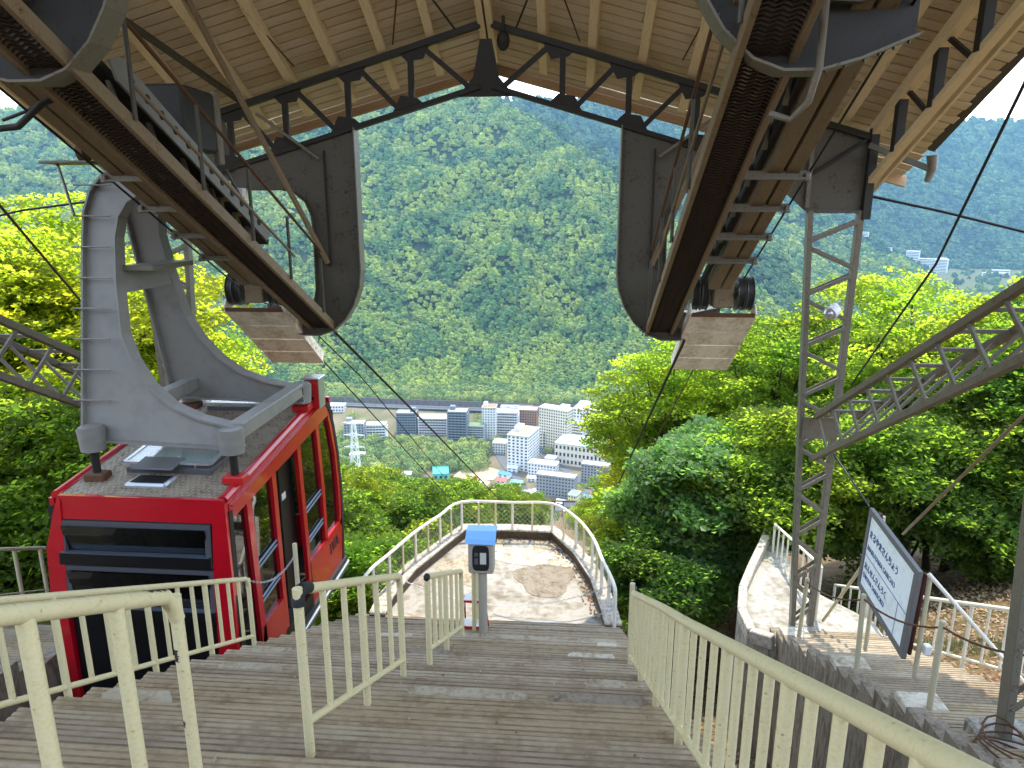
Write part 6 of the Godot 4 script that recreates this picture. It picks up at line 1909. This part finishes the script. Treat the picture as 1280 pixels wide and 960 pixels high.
func town() -> void:
	var white := Color(0.86, 0.86, 0.85); var cream := Color(0.84, 0.80, 0.72); var gry := Color(0.56, 0.57, 0.60); var dgry := Color(0.44, 0.46, 0.50); var brown := Color(0.62, 0.46, 0.36); var flat := Color(0.68, 0.68, 0.69)
	building("hotel_building", "blocky grey concrete building at the far left end of the town, behind the lattice pylon", -276, 872, 26, 18, 26, gry, flat, 7, 7, 0.1, "grid", "tower")
	building("hotel_building", "low white building with long balconies right of the lattice pylon", -252, 888, 26, 16, 19, white, flat, 5, 6, 0.12, "balcony")
	building("hotel_building", "dark grey glazed hotel at the left end of the riverside row", -216, 915, 27, 20, 29, dgry, gry, 8, 7, 0.05, "band", "tower right")
	building("hotel_building", "long hotel with a pale pinkish flat roof in the riverside row", -180, 918, 40, 22, 22, Color(0.74, 0.72, 0.72), Color(0.9, 0.86, 0.85), 6, 10, 0.03, "band")
	building("hotel_building", "tallest slate-grey hotel slab in the riverside row, with stacked balconies", -140, 880, 25, 20, 43, dgry, flat, 12, 5, -0.02, "balcony", "tower")
	building("hotel_building", "grey hotel with planted terraces between the slate slab and the white tower", -117, 886, 22, 20, 22, Color(0.6, 0.62, 0.62), Color(0.42, 0.5, 0.32), 7, 6, -0.03, "balcony")
	building("hotel_building", "slim white hotel tower with a reddish stair head in the riverside row", -101, 902, 18, 18, 43, white, brown, 12, 5, -0.04, "grid", "tower")
	building("hotel_building", "white hotel with a stepped front between the slim tower and the brown block", -80, 925, 32, 20, 30, Color(0.8, 0.8, 0.8), flat, 8, 9, -0.05, "balcony", "plant")
	building("hotel_building", "brown brick-coloured hotel block at the end of the riverside row", -52, 944, 27, 22, 29, brown, Color(0.6, 0.57, 0.53), 8, 8, -0.08, "grid")
	building("hotel_building", "long low hotel wing behind the brown block, under the railway", -70, 968, 44, 16, 24, Color(0.72, 0.71, 0.7), gry, 6, 12, -0.05, "band", "plant")
	building("hotel_building", "tall cream hotel slab with rows of small windows near the right-hand trees", -12, 866, 40, 16, 53, cream, white, 14, 12, -0.45, "grid", "tower right")
	building("hotel_building", "bright white hotel with a broad white roof, farthest right in the town", 38, 925, 48, 30, 38, white, white, 9, 11, -0.3, "grid", "plant tower")
	building("hotel_building", "white annex wing with long balconies between the cream slab and the white hotel", 14, 895, 26, 14, 26, white, flat, 7, 8, -0.4, "balcony")
	building("hotel_building", "low cream hotel wing behind the brown-roofed hotel", -38, 872, 26, 14, 20, cream, flat, 5, 8, -0.35, "band", "plant")
	building("office_building", "small grey office block with a flat roof below the cream slab", -2, 815, 16, 12, 13, gry, white, 4, 5, -0.3, "grid")
	building("office_building", "narrow white shop block by the road left of the mint-roofed hall", -16, 795, 12, 12, 12, white, Color(0.75, 0.76, 0.78), 3, 4, -0.25, "band")
	building("event_hall", "cream hall with a mint-green roof edge in front of the white hotel", 21, 815, 58, 36, 26, cream, Color(0.66, 0.80, 0.76), 3, 12, -0.3, "grid", "plant")
	building("hotel_building", "white hotel with a brown flat roof and red window bays in the middle of town", -49, 800, 26, 40, 42, white, Color(0.62, 0.53, 0.43), 11, 5, -0.3, "grid", "tower")
	building("annex_building", "small white annex left of the brown-roofed hotel", -81, 843, 17, 16, 14, Color(0.82, 0.8, 0.78), white, 4, 5, -0.1, "grid")
	building("apartment_building", "low white apartment row right below the brown-roofed hotel", -24, 768, 33, 14, 15, white, flat, 4, 9, -0.25, "grid")
	building("apartment_building", "grey five-storey apartment block nearest the valley station", -8, 714, 42, 14, 22, Color(0.58, 0.57, 0.58), Color(0.74, 0.73, 0.71), 6, 12, -0.25, "grid")
	building("apartment_building", "grey apartment block half hidden by the right-hand trees", 36, 756, 32, 14, 20, Color(0.58, 0.57, 0.58), Color(0.74, 0.73, 0.71), 6, 9, -0.25, "grid")
	building("warehouse", "teal-roofed hall at the left edge of the sandy yard", -138, 736, 17, 22, 14, Color(0.35, 0.72, 0.66), Color(0.30, 0.70, 0.64), 2, 3, 0.2, "grid")
	building("shed", "low white shed below the pylon, half in the trees", -252, 800, 18, 10, 8, white, white, 2, 4, 0.1, "band")
	building("shed", "long white-roofed shed at the foot of the wood left of the teal hall", -185, 742, 24, 10, 7, white, Color(0.92, 0.92, 0.92), 2, 5, 0.1, "band")
	building("house_block", "lone white house below the mountain at the far left of the railway", -345, 1004, 26, 14, 9, white, white, 2, 6, 0.05, "grid")
	building("valley_station", "dark low valley station where the cables end", 6, 658, 14, 16, 11, Color(0.28, 0.29, 0.33), Color(0.24, 0.25, 0.28), 2, 4, 0.0, "band")
	building("shop_building", "pale yellow shop with a teal roof by the grey apartment block", 11, 690, 9, 13, 11, Color(0.88, 0.85, 0.62), Color(0.45, 0.74, 0.70), 3, 3, -0.4, "grid")
	var red := Color(0.75, 0.30, 0.22); var blue := Color(0.25, 0.50, 0.75); var wht := Color(0.88, 0.88, 0.87); var tealr := Color(0.45, 0.70, 0.68); var gr := Color(0.52, 0.53, 0.56); var pink := Color(0.72, 0.42, 0.40)
	for q in [
		["white house with an orange-red roof at the near edge of the sandy yard", -100, 735, 9, 8, 5.5, wht, red, 0.2], ["blue-roofed long house right of the sandy yard", -68, 758, 14, 9, 5.5, wht, blue, -0.4],
		["orange-roofed house between the blue roof and the white hotel", -70, 738, 11, 9, 5.5, cream, red, -0.1], ["teal-roofed house below the brown-roofed hotel", -52, 733, 13, 9, 5.5, wht, tealr, -0.2],
		["grey-roofed house beside the teal one", -66, 722, 12, 8, 5, wht, gr, 0.3], ["dull red-roofed house nearest the wooded slope", -98, 706, 10, 9, 5, wht, pink, 0.1],
		["pinkish-roofed house in the middle of the crowded block", -80, 714, 11, 8, 5, cream, pink, -0.2], ["white-roofed house left of the crowded block", -112, 718, 10, 9, 5, wht, Color(0.85, 0.86, 0.86), 0.3],
		["grey gabled house by the teal hall", -120, 728, 9, 8, 6, wht, Color(0.45, 0.42, 0.4), 0.8], ["small house with a light blue roof behind the platform railing", -74, 698, 10, 9, 5.5, wht, Color(0.45, 0.66, 0.78), -0.3],
		["white house with a white roof in the crowded block", -88, 726, 11, 9, 5.5, wht, Color(0.88, 0.88, 0.88), -0.1], ["silver-roofed house beside the parking rows", -58, 708, 12, 9, 5, wht, Color(0.72, 0.74, 0.76), 0.1],
		["pale house with a white roof just above the railing", -84, 694, 10, 9, 5, wht, Color(0.86, 0.86, 0.88), 0.2], ["small teal-roofed house near the yellow shop", 26, 700, 9, 8, 5, gr, Color(0.35, 0.55, 0.6), -0.3],
		["red-roofed house right of the yellow shop", 33, 706, 10, 8, 5, wht, red, -0.4], ["white house at the right of the station square", 44, 712, 11, 10, 6, wht, Color(0.9, 0.9, 0.9), -0.3],
		["white van-roofed store left of the yellow shop", -2, 684, 10, 9, 5, wht, Color(0.9, 0.9, 0.92), -0.4], ["cyan-roofed house at the foot of the teal hall", -122, 712, 9, 12, 5, wht, Color(0.5, 0.78, 0.8), 0.2],
		["grey house under the white hotel's wall", -60, 778, 12, 9, 6, wht, Color(0.78, 0.78, 0.78), -0.2], ["white-roofed house by the hall's forecourt", -36, 750, 10, 8, 5, wht, Color(0.84, 0.84, 0.84), -0.2]]:
		house(q[0], q[1], q[2], q[3], q[4], q[5], q[6], q[7], q[8])
	# roofs of the covered parking rows
	for i in 5:
		var y := ground(-42, 720) + 2.4
		var b := MB.new()
		b.box(Transform3D(Basis(Vector3.UP, -0.35), P(-46 + i * 5.0, 704 + i * 3.0, -y)), Vector3(3.4, 0.3, 26), 0.05)
		var t := thing("parking_roof", "white strip roof of the covered parking beside the grey apartments", "roof", P(-46 + i * 5.0, 704 + i * 3.0, -y + 2.4), "parking roofs")
		obj("sheet", b, paint(Color(0.88, 0.88, 0.88)), t)
		for z: float in [-11.0, 0.0, 11.0]:
			var c := P(-46 + i * 5.0, 704 + i * 3.0, -y) + Vector3(sin(-0.35), 0, cos(-0.35)) * z
			rod_part("post", c, c - Vector3(0, 3.0, 0), 0.12, M["galv"], t, 6)
	# far hotel up the valley and its neighbours
	building("hotel_building", "white hotel far up the right-hand valley, seen over the trees", 1545, 3180, 120, 40, 56, white, white, 9, 14, -0.5, "band", "tower right plant")
	building("hotel_building", "round-topped white wing of the far hotel", 1470, 3195, 50, 40, 60, white, white, 9, 8, -0.5, "band")
	for q in [[1050, 2720, 70, 14, "long pale roof in the far right valley, left of the far hotel"], [1130, 2690, 60, 12, "pale low building beside the long roof in the far valley"], [1230, 2840, 60, 12, "small white building below the far hotel"], [1700, 3000, 80, 16, "white cluster building right of the far hotel"], [1760, 3060, 60, 22, "taller white block at the far right of the valley"]]:
		building("valley_building", q[4], q[0], q[1], q[2], 30, q[3], white, flat, 3, 8, -0.4, "band")
	# yard, roads, railway
	var yard := MB.new()
	sheet(yard, [[-130, 742], [-122, 775], [-92, 790], [-72, 776], [-80, 748], [-104, 740]], 0.25)
	struct("sports_ground", yard, M["sand"])
	var roads := [[[-160, 700], [-90, 688], [-20, 672], [30, 676], [70, 706]], [[-30, 680], [-48, 740], [-72, 800], [-90, 860]], [[14, 690], [30, 730], [4, 780], [-24, 830], [-40, 900]], [[30, 735], [70, 760]]]
	for r in roads:
		var b := MB.new()
		for i in r.size() - 1:
			var a := Vector2(r[i][0], r[i][1]); var e := Vector2(r[i + 1][0], r[i + 1][1])
			var sd := (e - a).orthogonal().normalized() * 5.0
			var n := 6
			for k in n:
				var p := a.lerp(e, float(k) / n); var q := a.lerp(e, float(k + 1) / n)
				sheet(b, [[p.x - sd.x, p.y - sd.y], [p.x + sd.x, p.y + sd.y], [q.x + sd.x, q.y + sd.y], [q.x - sd.x, q.y - sd.y]], 0.5)
		struct("road", b, M["asphalt"])
	# the railway on its embankment along the mountain's foot
	var em := MB.new()
	var rails_b := MB.new(); var wall := MB.new()
	var x := -520.0
	while x < 260:
		var p := P(x, rail_s(x), 293.5); var q := P(x + 20, rail_s(x + 20), 293.5)
		em.bar(p, q, 16, 1.2)
		for o in [-3.0, -1.9, 1.9, 3.0]: rails_b.bar(p + Vector3(0, 0.8, o), q + Vector3(0, 0.8, o), 0.2, 0.25)
		wall.bar(p + Vector3(0, 3.5, -14), q + Vector3(0, 3.5, -14), 1.0, 9.0)
		x += 20
	struct("railway_embankment", em, M["asphalt"])
	struct("railway_track", rails_b, M["steel"])
	tag(obj("retaining_wall", wall, M["stone"]), "dark retaining wall above the railway at the mountain's foot", "wall")
	x = -480.0
	var n := 0
	while x < 240:
		var base := P(x, rail_s(x) - 6, 293)
		var t := thing("catenary_mast", "slim railway mast standing along the track below the mountain", "mast", base, "railway masts")
		rod_part("pole", base, base + Vector3(0, 11, 0), 0.22, M["galv"], t, 6)
		rod_part("arm", base + Vector3(0, 9.6, 0), base + Vector3(0, 9.6, -6), 0.12, M["galv"], t, 6)
		x += 48
	# lattice pylon on the left slope
	var py := P(-150, 470, 0); py.y = ground(-150, 470)
	var t := thing("lattice_pylon", "tall pale lattice power pylon rising from the wood left of town", "pylon", py)
	var hgt := 74.0
	var cor := func(k: int, f: float) -> Vector3:
		var half := lerpf(5.2, 1.1, pow(f, 0.8))
		return py + Vector3([-1, 1, 1, -1][k] * half, f * hgt, [-1, -1, 1, 1][k] * half)
	for k in 4:
		rod_part("leg", cor.call(k, 0.0), cor.call(k, 0.5), 0.42, M["white"], t, 6)
		rod_part("leg", cor.call(k, 0.5), cor.call(k, 1.0), 0.34, M["white"], t, 6)
		for i in 10:
			var f0 := i / 10.0; var f1 := (i + 1) / 10.0
			rod_part("brace", cor.call(k, f0), cor.call((k + 1) % 4, f1), 0.2, M["white"], t, 5)
			rod_part("brace", cor.call((k + 1) % 4, f0), cor.call(k, f1), 0.2, M["white"], t, 5)
	for f in [0.74, 0.86, 0.98]:
		var c := py + Vector3(0, hgt * f, 0)
		for sg: float in [-1.0, 1.0]:
			rod_part("cross_arm", c + Vector3(0, 1.2, 0), c + Vector3(7.5 * sg, 0, 0), 0.28, M["white"], t, 5)
			rod_part("cross_arm", c - Vector3(0, 0.6, 0), c + Vector3(7.5 * sg, 0, 0), 0.28, M["white"], t, 5)
			rod_part("insulator", c + Vector3(7.5 * sg, 0, 0), c + Vector3(7.5 * sg, -2.2, 0), 0.14, M["white"], t, 6)
	# trestle on the cleared strip
	var tp := P(-1.5, 205, 0); tp.y = ground(-1.5, 205)
	var tw := thing("trestle", "rusty steel trestle standing on the cleared strip under the cables", "trestle", tp)
	for sg: float in [-1.0, 1.0]:
		rod_part("leg", tp + Vector3(sg * 2.2, -1, 1), tp + Vector3(sg * 1.2, 10, 0), 0.2, M["rust_rod"], tw, 6)
		rod_part("leg", tp + Vector3(sg * 2.2, -1, -1), tp + Vector3(sg * 1.2, 10, 0), 0.2, M["rust_rod"], tw, 6)
	rod_part("cross_beam", tp + Vector3(-5, 10, 0), tp + Vector3(5, 10, 0), 0.3, M["rust_rod"], tw, 6)

func rail_s(u: float) -> float:
	return 1016.0 - 0.05 * (u + 200) + 0.00006 * (u + 200) * (u + 200)

func sheet(b: MB, pts: Array, lift: float) -> void:
	var pr := PackedVector2Array()
	for p in pts: pr.append(Vector2(p[0], p[1]))
	if MB.area2(pr) < 0: pr.reverse()
	var y := -1e9
	for p in pr: y = maxf(y, ground(p.x, p.y))
	b.prism(pr, Transform3D(Basis(Vector3(1, 0, 0), Vector3(0, 0, -1), Vector3(0, 1, 0)), Vector3(0, y + lift, 0)), 0.6)

# ---------------------------------------------------------------- the scene
func _ready() -> void:
	var cam := Camera3D.new()
	cam.name = "camera"
	cam.fov = 57.0
	cam.near = 0.05; cam.far = 9000.0
	cam.rotation = Vector3(deg_to_rad(-14.0), deg_to_rad(4.5), 0)
	add_child(cam)
	cam.current = true
	var env := Environment.new()
	env.background_mode = Environment.BG_SKY
	var sky := Sky.new()
	var sm := ProceduralSkyMaterial.new()
	sm.sky_top_color = Color(0.66, 0.75, 0.88)
	sm.sky_horizon_color = Color(1.0, 0.99, 0.96)
	sm.sky_curve = 0.22
	sm.sky_energy_multiplier = 1.65
	sm.ground_bottom_color = Color(0.16, 0.2, 0.12)
	sm.ground_horizon_color = Color(0.55, 0.62, 0.62)
	sky.sky_material = sm
	env.sky = sky
	env.ambient_light_source = Environment.AMBIENT_SOURCE_SKY
	env.tonemap_mode = Environment.TONE_MAPPER_LINEAR
	env.tonemap_exposure = 1.6
	env.sdfgi_enabled = true; env.ssao_enabled = true; env.ssil_enabled = true
	env.fog_enabled = true
	env.fog_density = 0.000066
	env.fog_light_color = Color(0.58, 0.80, 0.93)
	var we := WorldEnvironment.new()
	we.name = "environment"
	we.environment = env
	add_child(we)
	var sun := DirectionalLight3D.new()
	sun.name = "sun"
	sun.light_energy = 1.4
	sun.light_color = Color(1.0, 0.955, 0.87)
	sun.light_angular_distance = 0.5
	sun.shadow_enabled = true
	# the sun stands high ahead, a little to the right
	sun.look_at_from_position(Vector3(0.08, 0.91, -0.40), Vector3.ZERO, Vector3.UP)
	add_child(sun)
	materials()
	make_sprays()
	land()
	canopy()
	portal(13.1, 0.0, "steel portal at the downhill end with two hooked plate brackets under the gable truss", true)
	portal(6.5, 3.45, "nearer portal of which only the rounded bracket feet show at the top corners", false)
	lattice_tower(-1.0, 13.1, 0.0, "left lattice tower, seen behind the cable car's hanger", true)
	lattice_tower(1.0, 13.1, 0.0, "right lattice tower with zigzag bracing standing on the right stairs", true)
	lattice_tower(1.0, 6.72, 3.0, "thick column at the right edge with cables heaped at its foot", false)
	lattice_girder(-1.0, "slanting lattice girder against the yellow-green leaves at the left")
	lattice_girder(1.0, "slanting lattice girder rising to the right edge from the lattice tower")
	catwalk(-1.0, "catwalk with rusty mesh floor above the cable car", 12.42)
	catwalk(1.0, "catwalk with rusty mesh floor over the empty right-hand lane", 12.3)
	cable_track(-1.0, "double-beamed cable track that carries the red cabin")
	cable_track(1.0, "double-beamed empty cable track with four pale cross brackets in the open")
	saddle(-1.0, "black sheaves and sloping cream cover at the end of the left track")
	saddle(1.0, "black sheaves and sloping cream cover at the end of the right track")
	stairs()
	platform()
	landing_right()
	rails()
	meter_box()
	cable_car()
	station_sign()
	cables()
	town()
	near_trees()
	slope_trees()
	forests()
	ground_cover()
